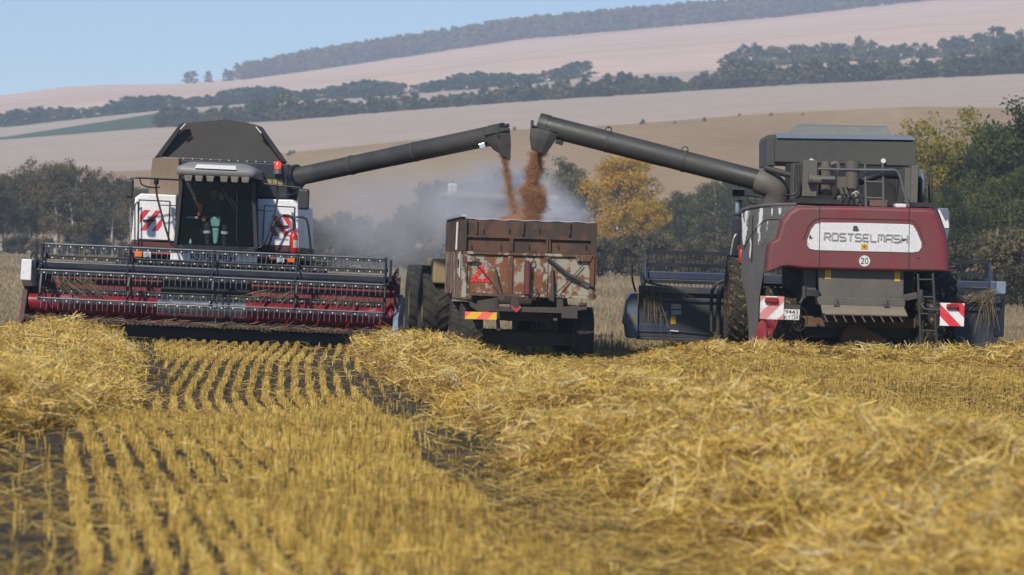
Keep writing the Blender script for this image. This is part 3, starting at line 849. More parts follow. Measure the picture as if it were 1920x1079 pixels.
for (rect, st, stm, hx) in (((261,375,315,451), (262.5,393.5,303,434), DS1, (269,289,413.5)), ((496,386,549,462), (507,404.5,545,444), DS2, (520,539,424.5))):
    dr = MB(); x0,x1,z0,z1 = F.rect(*rect,.72); dr.box(x0,x1,.728,.75,z0,z1)
    do = build('door', dr, M_white, LC, .012)
    g = MB(); g.ribbon([(x0,z0),(x0,z1),(x1,z1),(x1,z0)], .018, .719, .729, True); build('door_seal', g, M_black, do)
    m = MB(); x0,x1,z0,z1 = F.rect(*st,.72); 
    cx, cz = (x0+x1)/2, (z0+z1)/2
    # two parallel slashes, cut like the painted chevrons
    sg = 1 if st[0] < 400 else -1
    for o_ in (-1,0,1) :
        w_ = (x1-x0)*.27; hgt = (z1-z0)/2; sh = hgt*.72
        poly = [(cx+sg*(-sh)+o_*w_*1.9-w_/2, cz-hgt),(cx+sg*(-sh)+o_*w_*1.9+w_/2, cz-hgt),(cx+sg*sh+o_*w_*1.9+w_/2, cz+hgt),(cx+sg*sh+o_*w_*1.9-w_/2, cz+hgt)]
        # clip to the panel rectangle
        def clip(P, ax, lim, keep):
            out = []
            for i in range(len(P)):
                a, q = P[i], P[(i+1)%len(P)]; ia, iq = keep(a[ax],lim), keep(q[ax],lim)
                if ia: out.append(a)
                if ia != iq:
                    t = (lim-a[ax])/(q[ax]-a[ax]); out.append((a[0]+(q[0]-a[0])*t, a[1]+(q[1]-a[1])*t))
            return out
        P = clip(clip(poly,0,x0,lambda v,l:v>=l),0,x1,lambda v,l:v<=l) if True else poly
        if len(P) >= 3: m.prism(P, .7245, .729)
    build('warning_stripe', m, paint('stripe_red',(.56,.03,.045),(.3,.2,.2),.25,5,.4), do)
    h = MB(); a, c = F.p(hx[0],hx[2],.69), F.p(hx[1],hx[2],.69); h.tube([a,c],.018,8); h.bar(a,a+Vector((0,.04,0)),.03); h.bar(c,c+Vector((0,.04,0)),.03)
    build('handle', h, M_black, do)
# front beam with lamps and name band
b = MB(); x0,x1,z0,z1 = F.rect(246,469,560,490,.45); b.box(x0,x1,.45,.75,z0,z1-.02); build('front_beam', b, M_maroon, LC, .02)
b = MB(); b.prism(F.poly([(320,470),(483,478),(482,493),(319,488)],.40), .40, .445)
nb = build('name_band', b, M_white, LC, .012)
b = MB(); p0, p1 = F.p(358,488,.39), F.p(440,479,.39); lettering(b, 'ROSTSELMASH', p0.x, p1.x, (p0.z+p1.z)/2-.055, (p0.z+p1.z)/2+.055, .393, .2, .008)
build('lettering', b, M_ink, nb)
for cx, cz in ((259.5,477),(546,487)):
    m = MB(); x0,x1,z0,z1 = F.rect(cx-7,cz-6,cx+7,cz+6,.40); m.box(x0,x1,.40,.45,z0,z1); build('marker_lamp', m, M_amber, LC, .02)
for cx, cz in ((276,477.5),(526,487)):
    m = MB(); x0,x1,z0,z1 = F.rect(cx-7,cz-6,cx+7,cz+6,.38); m.box(x0,x1,.39,.45,z0,z1); ho = build('headlight', m, M_label, LC, .015)
    m = MB(); c = F.p(cx,cz,.375); m.revx((0,0,0),[(0,.001)],3) if 0 else None
    m.cyl(c, c+Vector((0,.02,0)), .048, .055, 16); build('lens', m, M_chrome, ho)
# ---- cab
cb = MB()
gl = F.poly([(342,340),(473,343),(478,467),(331,463)],.0)
bk = F.poly([(344,336),(474,340),(474,466),(340,463)],1.55)
cb.add([(x,.02,z) for x,z in gl]+[(x,1.55,z) for x,z in bk], [(4,5,6,7),(0,4,7,3),(1,2,6,5),(3,7,6,2)])
flo = F.rect(331,458,478,474,0); cb.box(flo[0],flo[1],.04,1.5,flo[2],flo[3])
cab = build('cab', cb, M_cabin, LC)
g = MB(); n_ = 12; rings = []
for k in range(n_+1):     # bowed windscreen
    u = k/n_
    top = Vector((gl[0][0]*(1-u)+gl[1][0]*u, -.16*math.sin(math.pi*u), gl[0][1]*(1-u)+gl[1][1]*u)); bot = Vector((gl[3][0]*(1-u)+gl[2][0]*u, -.16*math.sin(math.pi*u), gl[3][1]*(1-u)+gl[2][1]*u))
    rings.append([top, top.lerp(bot,.5), bot])
g.loft(rings, False, True, False); build('windscreen', g, M_glass, cab)
g = MB()
for (a, c, w) in (((341,335),(329,464),.075),((474.5,340),(480,468),.085)):
    g.bar(F.p(*a,-.01), F.p(*c,-.01), w, .09)
g.bar(F.p(329,464,-.01),F.p(480,468,-.01),.06,.08); g.bar(F.p(341,338,-.01),F.p(474,342,-.01),.05,.06)
build('pillar', g, M_black, cab, .01)
rf = MB(); rx = F.rect(335,303,484,335,0)
def rr_ring(x0,x1,y0,y1,z,r,n=5):
    out = []
    for cx,cy,a0 in ((x1-r,y1-r,0),(x0+r,y1-r,90),(x0+r,y0+r,180),(x1-r,y0+r,270)):
        for k in range(n): a = R(a0+90*k/(n-1)); out.append((cx+r*math.cos(a), cy+r*math.sin(a), z))
    return out
xa,xb,za,zb = rx
ra = -.52
rf.loft([rr_ring(xa+.02,xb-.02,ra+.05,1.7,za+.0,.12), rr_ring(xa,xb,ra,1.75,za+.05,.13), rr_ring(xa+.01,xb-.01,ra+.02,1.73,za+.16,.13), rr_ring(xa+.06,xb-.06,ra+.10,1.6,zb-.085,.15), rr_ring(xa+.24,xb-.22,ra+.24,1.45,zb,.18)], True, True)
build('cab_roof', rf, paint('roof_plastic',(.20,.20,.20),(.26,.23,.19),.6,2.5,.38), cab)
hb = MB(); hx = F.rect(368,308,447,320,-.2)
hb.add([(hx[0],ra-.03,hx[2]),(hx[1],ra-.03,hx[2]),(hx[1]-.03,ra+.07,hx[3]),(hx[0]+.03,ra+.07,hx[3]),(hx[0],ra+.3,hx[2]-.06),(hx[1],ra+.3,hx[2]-.06)],[(0,1,2,3),(0,3,4),(1,5,2),(0,4,5,1),(3,2,5,4)])
build('roof_hatch', hb, paint('hatch_highlight',(.62,.63,.66),(.4,.37,.33),.3,4,.3), cab, .02)  # pale colour paints the highlight on the roof front
br = MB(); x0,x1,z0,z1 = F.rect(345,326,472,332,-.45); br.box(x0,x1,-.47,-.3,z0,z1); build('roof_brim', br, M_cream, cab, .03)
for cx in (353,373,394,420,440,460):
    m = MB(); c = F.p(cx, 334.5+(cx-353)*.03, -.5); 
    m.prism([(c.x-.085,c.z+.06),(c.x+.085,c.z+.06),(c.x+.065,c.z-.06),(c.x-.065,c.z-.06)], -.52, -.38)
    wl = build('work_lamp', m, paint('lamp_housing',(.13,.12,.10),(.25,.2,.15),.6,6,.5), cab, .012)
    m = MB(); m.box(c.x-.058,c.x+.058,-.526,-.519,c.z-.045,c.z+.045); build('lens', m, plain('lamp_glass',(.30,.28,.24),.2), wl) if False else None
wp = MB()
for a, c in (((411,342),(440,396)),((416,342),(446,396)),((444,344),(443,453))): wp.tube([F.p(*a,-.17),F.p(*c,-.17)],.011,6)
build('wiper', wp, M_black, cab)
# controls seen through the glass
sc_ = MB(); a = F.poly([(393,407),(414.5,407),(412,426),(397,426)],.35); sc_.prism(a,.30,.5)
a = F.poly([(397.5,427),(411,427),(407,458),(400,458)],.33); sc_.prism(a,.34,.46)
build('steering_column', sc_, M_teal, cab, .03)
sw = MB(); cc = F.p(404,402,.48); ringp = [cc+Vector((.2*math.cos(k*math.pi/10), .10*math.sin(k*math.pi/10), .10*math.sin(k*math.pi/10)-.02)) for k in range(21)]
sw.tube(ringp,.014,6); build('steering_wheel', sw, M_black, cab)
cn = MB(); x0,x1,z0,z1 = F.rect(349,405.5,372,411,.5); cn.box(x0,x1,.45,1.0,z0,z1); build('console', cn, M_teal, cab, .015)
cn = MB(); cn.tube([F.p(373,404,.45),F.p(376,392,.42)],.035,8); cn.cyl(F.p(375,387,.42)-Vector((0,.05,0)),F.p(375,387,.42)+Vector((0,.05,0)),.052,None,14); build('lever', cn, M_orange, cab, .01)
st = MB(); x0,x1,z0,z1 = F.rect(377,372,428,432,1.1); st.box(x0,x1,1.15,1.3,z0,z1); st.box(x0,x1,.7,1.15,z0-.12,z0+.02); build('seat', st, plain('seat_cloth',(.02,.03,.03),.8), cab, .06)
bt = MB(); c = F.p(357,457,.25); bt.tube([c,c+Vector((0,0,.06)),c+Vector((0,0,.085)),c+Vector((0,0,.10))],[.026,.026,.012,.012],10)
bo = build('bottle', bt, plain('pale_bottle',(.45,.6,.55),.3)); bo.location = F.loc; bo.rotation_euler = F.M.to_euler(); tag(bo, 'small pale green bottle on the cab floor of the left combine', 'bottle')
# ---- grain tank and raised hood
t = MB(); x0,x1,z0,z1 = F.rect(335,299,540,376,1.6); t.box(x0,x1,1.6,4.2,z0,z1); tank = build('grain_tank', t, paint('tank_navy',(.022,.024,.032),(.07,.06,.05),.5,1.5,.5), LC, .02)
t = MB(); t.prism(F.poly([(286,296),(336,296),(336,366),(278,366)],1.5),1.5,4.0); build('tank_panel', t, M_tan, LC, .02)
hd = MB()
fr = F.poly([(291,294),(338,232),(350,230.5),(421,223),(478,233),(490,237.5),(535,305)],1.75)
bkp = [(x,4.3,z) for x,z in F.poly([(294,292),(346,238),(356,236),(421,229),(470,238),(482,242),(526,302)],4.3)]
hd.add([(x,1.75+ .55*(z-fr[0][1])/1.0*.5,z) for x,z in fr]+bkp, [tuple(range(7)),tuple(range(13,6,-1))]+[(i,7+i,7+(i+1)%7,(i+1)%7) for i in range(7)])
hood = build('tank_hood', hd, M_canvas, LC)
e = MB()
for A, B, C, D in (((290,296),(338,232),(349,230),(303,294)),((481,237),(491,238),(539,306),(527,303))):
    e.prism(F.poly([A,B,C,D],1.66),1.62,1.80)
e.bar(F.p(291,297,1.7),F.p(536,307,1.7),.06,.05)
build('hood_frame', e, M_black, hood, .01)
e = MB()
for A,B in (((338,243),(348,232)),((480,238),(490,250))): e.bar(F.p(*A,1.58),F.p(*B,1.58),.05,.02)
build('reflective_strip', e, M_label, hood)
for k in range(12):
    pass
e = MB()
for px in range(310,530,17):
    c = F.p(px, 296.2+(px-310)*.041, 1.665); e.obox(c,(.012,0,0),(0,.01,0),(0,0,.012))
e.bar(F.p(300,296,1.68),F.p(532,306,1.68),.012,.01); build('rivet_strip', e, M_chrome, hood)
e = MB(); x0,x1,z0,z1 = F.rect(483,306,538,372,1.5); e.box(x0,x1,1.5,1.62,z0,z1); cp = build('tank_cover', e, plain('cover_navy',(.018,.02,.028),.45), LC, .015)
for k in range(4): sticker(F,(491+k*10.2,336+k*.4,499+k*10.2,348+k*.4),1.494,'warning_sticker',plain('dull_yellow',(.26,.20,.07),.6),cp)
bcn = MB(); c = F.p(521,322,1.4); bcn.tube([c-Vector((0,0,.05)),c+Vector((0,0,.06))],[.10,.085],16); bo2 = build('beacon', bcn, plain('beacon_base',(.10,.09,.08),.5), LC)
bcn = MB(); c = F.p(521,310,1.4); bcn.tube([c-Vector((0,0,.08)),c+Vector((0,0,.05)),c+Vector((0,0,.08))],[.075,.07,.04],16); build('lens', bcn, M_redlamp, bo2)
# ---- unloading auger
ag = MB()
A, B = F.p(551,333,1.6), F.p(925,254,-1.0)
dv = (B-A).normalized()
ag.tube([A, A+dv*.05, A.lerp(B,.5), A.lerp(B,.5)+dv*.02, B],[.215,.195,.195,.2,.205],28)
au = build('unloading_auger', ag, M_grey, LC)
el = MB(); hose(el, F, [(536,392,2.6),(541,352,2.3),(546,337,1.9),(560,331,1.5)], .23, 20); el.cyl(A-dv*.02,A+dv*.12,.26,None,24); build('elbow', el, M_navy, au)
sp = MB()
rings = []
for (cx,cy,hw,hd_) in ((931,240,24,.20),(932,254,24,.21),(936,270,21,.20),(941,291,15.5,.16)):
    c = F.p(cx,cy,-1.05); w = hw/6000*64.9; rings.append([(c.x+sx*w, c.y+sy*hd_, c.z + (sx*-.10 if cy>280 else 0)) for sx,sy in ((-1,-1),(-.3,-1.15),(.3,-1.15),(1,-1),(1.05,0),(1,1),(-1,1),(-1.05,0))])
sp.loft(rings, False, False); spo = build('spout', sp, paint('spout_rubber',(.035,.035,.033),(.10,.09,.07),.5,3,.6), au)
sp = MB(); c = F.p(946,237,-1.1); sp.cyl(B-dv*.05,B+dv*.26,.215,None,28); sp.cyl(c+dv*.02,c+dv*.10,.04,None,10); sp.bar(F.p(909,253,-1.3),F.p(955,243,-1.3),.03,.02); build('end_cap', sp, M_grey, au)
sp = MB(); c = F.p(904,274,-1.2); sp.obox(c,(.06,0,.02),(0,.05,0),(-.02,0,.05)); sp.bar(c,F.p(911,266,-1.1),.03); build('work_lamp', sp, M_chrome, au, .01)
sp = MB()
for t_ in (.30,.62): q = A.lerp(B,t_); sp.tube([q-dv*.03,q+dv*.03],.206,28)
build('seam_band', sp, M_dgrey, au)
# ---- mirrors, rails
for pts, mr, cy in (([(342,338,.1),(300,336,0),(262,334,-.1),(245,335,-.1),(243,345,-.1)], (236,336,250,372), 1), ([(478,343,.1),(520,348,0),(560,352,-.1),(570,356,-.1)], (560,354,579,394), 1)):
    m = MB(); m.tube(pipe(F,pts,0),.018,8); 
    if mr[0] < 300: hose(m,F,[(262,335,-.1),(267,347,-.1),(285,352,0),(300,351,.1)],.015)
    else: m.tube(pipe(F,[(520,365,0),(545,366,0),(563,358,-.1)],0),.012,6)
    ar = build('mirror_arm', m, M_hose, LC)
    x0,x1,z0,z1 = F.rect(*mr,-.1); m = MB(); m.box(x0,x1,-.16,-.04,z0,z1); build('mirror', m, plain('mirror_shell',(.035,.034,.033),.45), ar, .045, 3)
r_ = MB()
hose(r_,F,[(293,338,.1),(294,365,.1),(303,402,.05),(314,440,0),(321,458,0),(333,463,0)],.022)
r_.tube(pipe(F,[(293,336,.1),(293,346,.1)],0),.05,8)
hose(r_,F,[(520,345,.1),(520,374,.1),(513,405,.05),(501,445,0),(491,462,0),(478,466,0)],.022)
r_.tube(pipe(F,[(299,385,.1),(333,386,.1)],0),.012,6); r_.tube(pipe(F,[(482,394,.1),(512,396,.1)],0),.012,6)
build('guard_rail', r_, M_hose, LC)
r_ = MB()
hose(r_,F,[(253,460,.6),(253,395,.6),(254,384,.6),(257,381,.6),(259,385,.6),(259,460,.6)],.014)
hose(r_,F,[(503,466,.5),(515,425,.4),(524,408,.4),(537,404,.4),(549,409,.4),(553,422,.4),(551,440,.4)],.024)
hose(r_,F,[(549,412,.4),(556,407.5,.4),(568,408,.4),(576,416,.4),(581,450,.4),(585,500,.4)],.022)
build('handrail', r_, M_hose, LC)
# ---- wheels, axle
for px in (246,582): c = F.p(px,560,1.6); wheel(LC, (c.x,1.6,.86), .88, .62, M_rubber, paint('rim_cream',(.4,.36,.26),(.2,.16,.1),.5,3,.5))
for px in (300,520): c = F.p(px,560,5.3); wheel(LC, (c.x,5.3,.60), .60, .42, M_rubber, M_cream, 18)
m = MB(); a, c = F.p(246,560,1.6), F.p(582,560,1.6); m.bar((a.x,1.6,.86),(c.x,1.6,.86),.26,.3); m.bar((a.x+.5,5.3,.62),(c.x-.5,5.3,.62),.18,.2); build('axle', m, M_dgrey, LC)
fh = MB(); x0,x1,z0,z1 = F.rect(320,500,480,580,-.5); fh.add([(x0,-2.2,.35),(x1,-2.2,.35),(x1,-2.2,1.05),(x0,-2.2,1.05),(x0,.4,.75),(x1,.4,.75),(x1,.4,1.35),(x0,.4,1.35)],[(0,1,2,3),(4,7,6,5),(0,4,5,1),(3,2,6,7),(0,3,7,4),(1,5,6,2)]); build('feeder_house', fh, M_dgrey, LC, .02)
# ---- header
hd_ = MB()
bl = F.p(60,596,-2.0); br_ = F.p(738,624,-2.0)
zt = F.p(400,522,-2.0).z; zb_ = F.p(400,609,-2.6).z
xl, xr = bl.x, br_.x
n_ = 9; arc = [(-2.62+.62*math.sin(k/n_*1.45), zb_+.02+.62*(1-math.cos(k/n_*1.45))) for k in range(n_+1)]
prof = arc + [(-1.98, zt), (-1.86, zt), (-1.86, zb_-.06), (-3.0, zb_-.06), (-3.0, zb_-.02)]
hd_.loft([[(x,y,z) for y,z in prof] for x in (xl, xr)], True, False)
cf0, cf1 = F.p(303,560,-2).x, F.p(468,560,-2).x
HD = build('header', hd_, paint('header_maroon',(.17,.016,.022),(.06,.045,.035),.7,1.4,.5), LC)
m = MB(); m.box(cf0,cf1,-2.035,-1.975,zb_+.12,zt-.06); build('feeder_opening', m, M_black, HD)
m = MB(); m.box(xl-.02,xr+.02,-2.1,-1.84,zt+.003,zt+.16); m.box(xl,xr,-1.98,-1.84,zt-.06,zt); build('top_beam', m, M_navy, HD, .02)
m = MB(); m.box(xl,xr,-3.32,-3.0,zb_-.055,zb_-.028); 
for k in range(int((xr-xl)/.09)):
    x = xl+.05+k*.09; m.add([(x-.022,-3.30,zb_-.045),(x+.022,-3.30,zb_-.045),(x,-3.46,zb_-.05),(x-.02,-3.30,zb_-.012),(x+.02,-3.30,zb_-.012)],[(0,2,1),(3,4,2),(0,3,2),(1,2,4)])
build('cutter_bar', m, M_dgrey, HD)
m = MB(); m.box(xl,xr,-3.0,-1.9,zb_-.30,zb_-.063); build('skid_pan', m, M_black, HD, .03)
ca = (F.p(400,590,-2.65)); ac = (-2.62, zb_+.30); ra_ = .185
for (xa_, xb_, mt, dr_) in ((xl+.03, cf0-.0, M_red_auger, 1), (cf1+.0, xr-.03, M_red_auger, -1)):
    a = MB(); a.cyl((xa_,ac[0],ac[1]),(xb_,ac[0],ac[1]),ra_,None,36)
    nn = int((xb_-xa_)/.6*28); rings = []
    for k in range(nn+1):
        x = xa_+(xb_-xa_)*k/nn; th = dr_*2*math.pi*(x-xa_)/.6
        rings.append([(x,ac[0]+q*math.cos(th),ac[1]+q*math.sin(th)) for q in (ra_*.98,.285)] )
    v0 = [q for r in rings for q in r]
    a.add(v0+[(x+.012,y,z) for x,y,z in v0], [(2*k,2*k+1,2*k+3,2*k+2) for k in range(nn)]+[(2*k+2+2*(nn+1),2*k+3+2*(nn+1),2*k+1+2*(nn+1),2*k+2*(nn+1)) for k in range(nn)]+[(2*k+1,2*k+1+2*(nn+1),2*k+3+2*(nn+1),2*k+3) for k in range(nn)], True)
    build('auger', a, mt, HD)
a = MB(); a.cyl((cf0+.003,ac[0],ac[1]),(cf1-.003,ac[0],ac[1]),ra_+.004,None,36)
for k in range(14):
    x = cf0+.15+(cf1-cf0-.3)*k/13; th = k*1.9; a.cyl((x,ac[0],ac[1]),(x,ac[0]+.31*math.cos(th),ac[1]+.31*math.sin(th)),.011,None,6)
build('auger_drum', a, M_steel, HD)
# end panels and dividers
for sx, x in ((-1,xl),(1,xr)):
    m = MB(); pts = [(-3.15,zb_-.08),(-2.85,zb_+.35),(-2.35,zt+.18),(-1.85,zt+.18),(-1.85,zb_-.28),(-2.9,zb_-.28)]
    m.add([(x,y,z) for y,z in pts]+[(x+sx*.09,y,z) for y,z in pts], [tuple(range(6)) if sx<0 else tuple(range(5,-1,-1)), tuple(range(11,5,-1)) if sx<0 else tuple(range(6,12))]+[(i,(i+1)%6,6+(i+1)%6,6+i) for i in range(6)])
    build('end_panel', m, paint('end_maroon_shaded',(.07,.010,.014),(.07,.055,.045),.5,2,.45), HD)  # maroon darkened to paint the shade inside the header ends
m = MB(); x0,x1,z0,z1 = F.rect(39.5,486,58,526,-3.0); m.prism([(x0,z0),(x1,z0),(x1,z1),(x0+.01,z1)],-3.0,-2.2); x0,x1,z0b,z1b = F.rect(39.5,526,58,537,-3.0); m.add([(x0,-3.0,z0-.002),(x1,-3.0,z0-.002),(x1,-2.78,z0b),(x0,-2.78,z0b),(x0,-2.2,z0-.002),(x1,-2.2,z0-.002),(x1,-2.2,z0b),(x0,-2.2,z0b)],[(0,3,2,1),(0,4,7,3),(1,2,6,5),(2,3,7,6)])
build('drive_shield', m, M_white, HD, .015)
m = MB(); P = F.poly([(737,556),(752,553),(755,560),(753,606),(749,630),(737,630)],-2.9)
m.add([(P[0][0],-2.0,P[0][1]),(P[1][0],-2.0,P[1][1]),(P[2][0],-1.9,P[2][1]),(P[3][0],-3.0,P[3][1]),(P[4][0],-3.6,P[4][1]),(P[5][0],-3.6,P[5][1]),(F.p(737,606,-3.3).x,-3.3,F.p(737,606,-3.3).z),(F.p(746,598,-3.35).x,-3.35,F.p(746,598,-3.35).z)]+[(P[0][0],-1.2,P[0][1]),(P[2][0],-1.2,P[2][1]),(P[4][0],-1.2,P[4][1]),(P[5][0],-1.2,P[5][1])],
   [(0,1,7,6),(1,2,3,7),(6,7,4,5),(7,3,4),(0,8,9,2,1),(2,9,10,4,3),(8,0,6,5,11),(8,11,10,9),(5,4,10,11)])
build('crop_divider', m, M_bluegrey, HD, .012)  # blue in this colour stands in for sky light on the divider
# reel
rxl, rxr = F.p(78,480,-3.2).x, F.p(722,515,-3.2).x
tz = F.p(400,510,-3.0).z; rc = (-3.0, F.p(400,519,-3.0).z)
lines = [((80,455.5),(724,487),-.06),((80,477),(724,508),.50),((76,505),(722,536),-.52),((84,538),(718,569.5),.34),((78,557.5),(722,588.5),-.34)]
M_tinebar = paint('reel_bar', (.018,.019,.022), (.12,.11,.09), .35, 3, .4)
spx = [79,243,400.5,556.5,722]
rm_ = MB(); a, c = F.p(81,497,-3.0), F.p(722,528,-3.0); rm_.box(rxl,rxr,rc[0]-.10,rc[0]+.10,tz-.075,tz+.075)
build('reel_tube', rm_, paint('reel_navy',(.011,.015,.028),(.045,.04,.04),.4,2,.33), HD, .03)
bars = []
for (a, c, dy) in lines:
    y = -3.0+dy; mid = F.p(400,(a[1]+(c[1]-a[1])*(400-a[0])/(c[0]-a[0])),y)
    bars.append((y, mid.z))
    m = MB(); m.tube([(rxl,y,mid.z),(rxr,y,mid.z)],.022,10)
    m.m = 1; nn = 62
    for k in range(nn):
        x = rxl+.06+(rxr-rxl-.12)*k/(nn-1) + random.uniform(-.008,.008)
        ln = .215+random.uniform(-.02,.01)
        m.tube([(x,y-.03,mid.z-.03),(x+random.uniform(-.012,.012),y-.05,mid.z-ln)],[.0055,.0042],5)
    m.m = 2; m.box(rxl,rxr,y-.028,y+.012,mid.z-.072,mid.z-.024)
    m.m = 3
    for k in range(0,nn,2):
        x = rxl+.06+(rxr-rxl-.12)*(k+.5)/(nn-1); m.cyl((x,y-.042,mid.z-.045),(x,y-.028,mid.z-.045),.015,None,8)
    build('reel_bar', m, [plain('reel_bar_steel',(.16,.165,.18),.3,.6) if dy<0 else M_tinebar, M_tine, M_tinebar, M_label], HD)
for px in spx:
    x = rxl + (rxr-rxl)*(px-79)/(722-79)
    m = MB(); order = [0,1,3,4,2]
    for i, k in enumerate(order):
        y, z = bars[k]; y2, z2 = bars[order[(i+1)%5]]
        m.bar((x,rc[0],tz),(x,y,z),.035,.05); m.bar((x,y,z),(x,y2,z2),.02,.035); m.cyl((x-.03,y,z),(x+.03,y,z),.036,None,10)
    build('reel_spider', m, M_navy, HD)
for sx, x in ((-1,rxl-.13),(1,rxr+.10)):
    m = MB(); m.bar((x,-1.9,zt+.14),(x,-3.25,tz+.02),.06,.11); m.bar((x,-2.2,zt-.2),(x,-2.9,tz-.04),.05,.05); m.tube([(x+sx*.01,-2.9,tz),(x-sx*.14,-2.9,tz)],.05,10); m.bar((x,-3.0,tz),(x+.0,-3.0,bars[0][1]-.02),.05,.04)
    build('reel_arm', m, M_navy, HD)
    m = MB()
    for q in range(3): m.tube(smooth_path([(x+sx*.02,-2.4,zt+.1+q*.05),(x+sx*.12,-2.6,tz+.15+q*.04),(x+sx*.14,-2.8,tz+.10),(x+sx*.03,-2.9,tz)],5),.011,6)
    build('hydraulic_hose', m, M_hose, HD)
# uncut stems caught on the reel
def straw_tuft(pts, n, spread, L, parentM, label, seed, drop=(.2,-.5,-.8)):
    rng = np.random.default_rng(seed); pos=[]; 
    P = [Vector(q) for q in pts]
    c = np.array([list(P[rng.integers(len(P)-1)].lerp(P[-1], 0)) for _ in range(n)]) if False else np.array([list(P[(j:=rng.integers(len(P)-1))].lerp(P[j+1], rng.random())) for _ in range(n)])
    c += rng.normal(0, spread, (n,3))
    d = np.array(drop)+rng.normal(0,.15,(n,3)); d /= np.linalg.norm(d,axis=1,keepdims=True)
    ll = L*rng.uniform(.5,1.1,n)
    global NP
    V, r = strips(c+d*(ll[:,None]*.4), d, ll, rng.uniform(.006,.010,n), np.clip(rng.normal(.25,.15,n),0,1), .1)
    o = quads('straw_tuft', V, M_dry, r); o.matrix_world = parentM
    tag(o, label, 'straw', kind='stuff')
straw_tuft([F.p(95,520,-2.9),F.p(165,522,-2.9)],70,.05,.7,F.M,'loose stems caught behind the left end of the reel',1,(.75,.0,-.6))
straw_tuft([F.p(480,545,-2.8),F.p(580,548,-2.8)],40,.03,.5,F.M,'loose stems caught in the middle of the reel',2,(-.85,.0,-.4))
straw_tuft([F.p(615,555,-2.8),F.p(690,560,-2.8)],36,.04,.5,F.M,'loose stems caught near the right end of the reel',3,(-.5,.0,-.8))
straw_tuft([(xl,-3.25,zb_),(xr,-3.25,zb_)],700,.03,.28,F.M,'chopped straw lying along the cutter bar of the left header',4,(.7,-.3,.05))
# fire extinguisher hanging on the rail
fe = MB(); a, c = F.p(551,474,.2), F.p(551,438,.2)
fe.tube([a,a+Vector((0,0,.02)),c-Vector((0,0,.05)),c,c+Vector((0,0,.03))],[.075,.086,.086,.06,.03],20)
FE = empty('fire_extinguisher', F.M); tag(FE, 'red fire extinguisher hanging beside the right white door of the left combine', 'fire extinguisher')
build('cylinder', fe, M_extred, FE)
m = MB(); m.bar(c+Vector((-.02,0,.04)),c+Vector((.09,0,.09)),.02); m.bar(c+Vector((-.03,0,.03)),c+Vector((.08,0,.03)),.02); m.cyl(c,c+Vector((0,0,.05)),.02,None,8); build('valve_handle', m, M_extred, FE)
m = MB(); 
pts = [(a.x+.088*math.sin(t), .2-.088*math.cos(t)) for t in np.linspace(-.2,1.0,8)]
m.loft([[(x,y,a.z+.10),(x,y,a.z+.26)] for x,y in pts], False, True, False); build('label', m, paint('ext_label',(.45,.42,.36),(.2,.18,.15),.5,9,.5), FE)
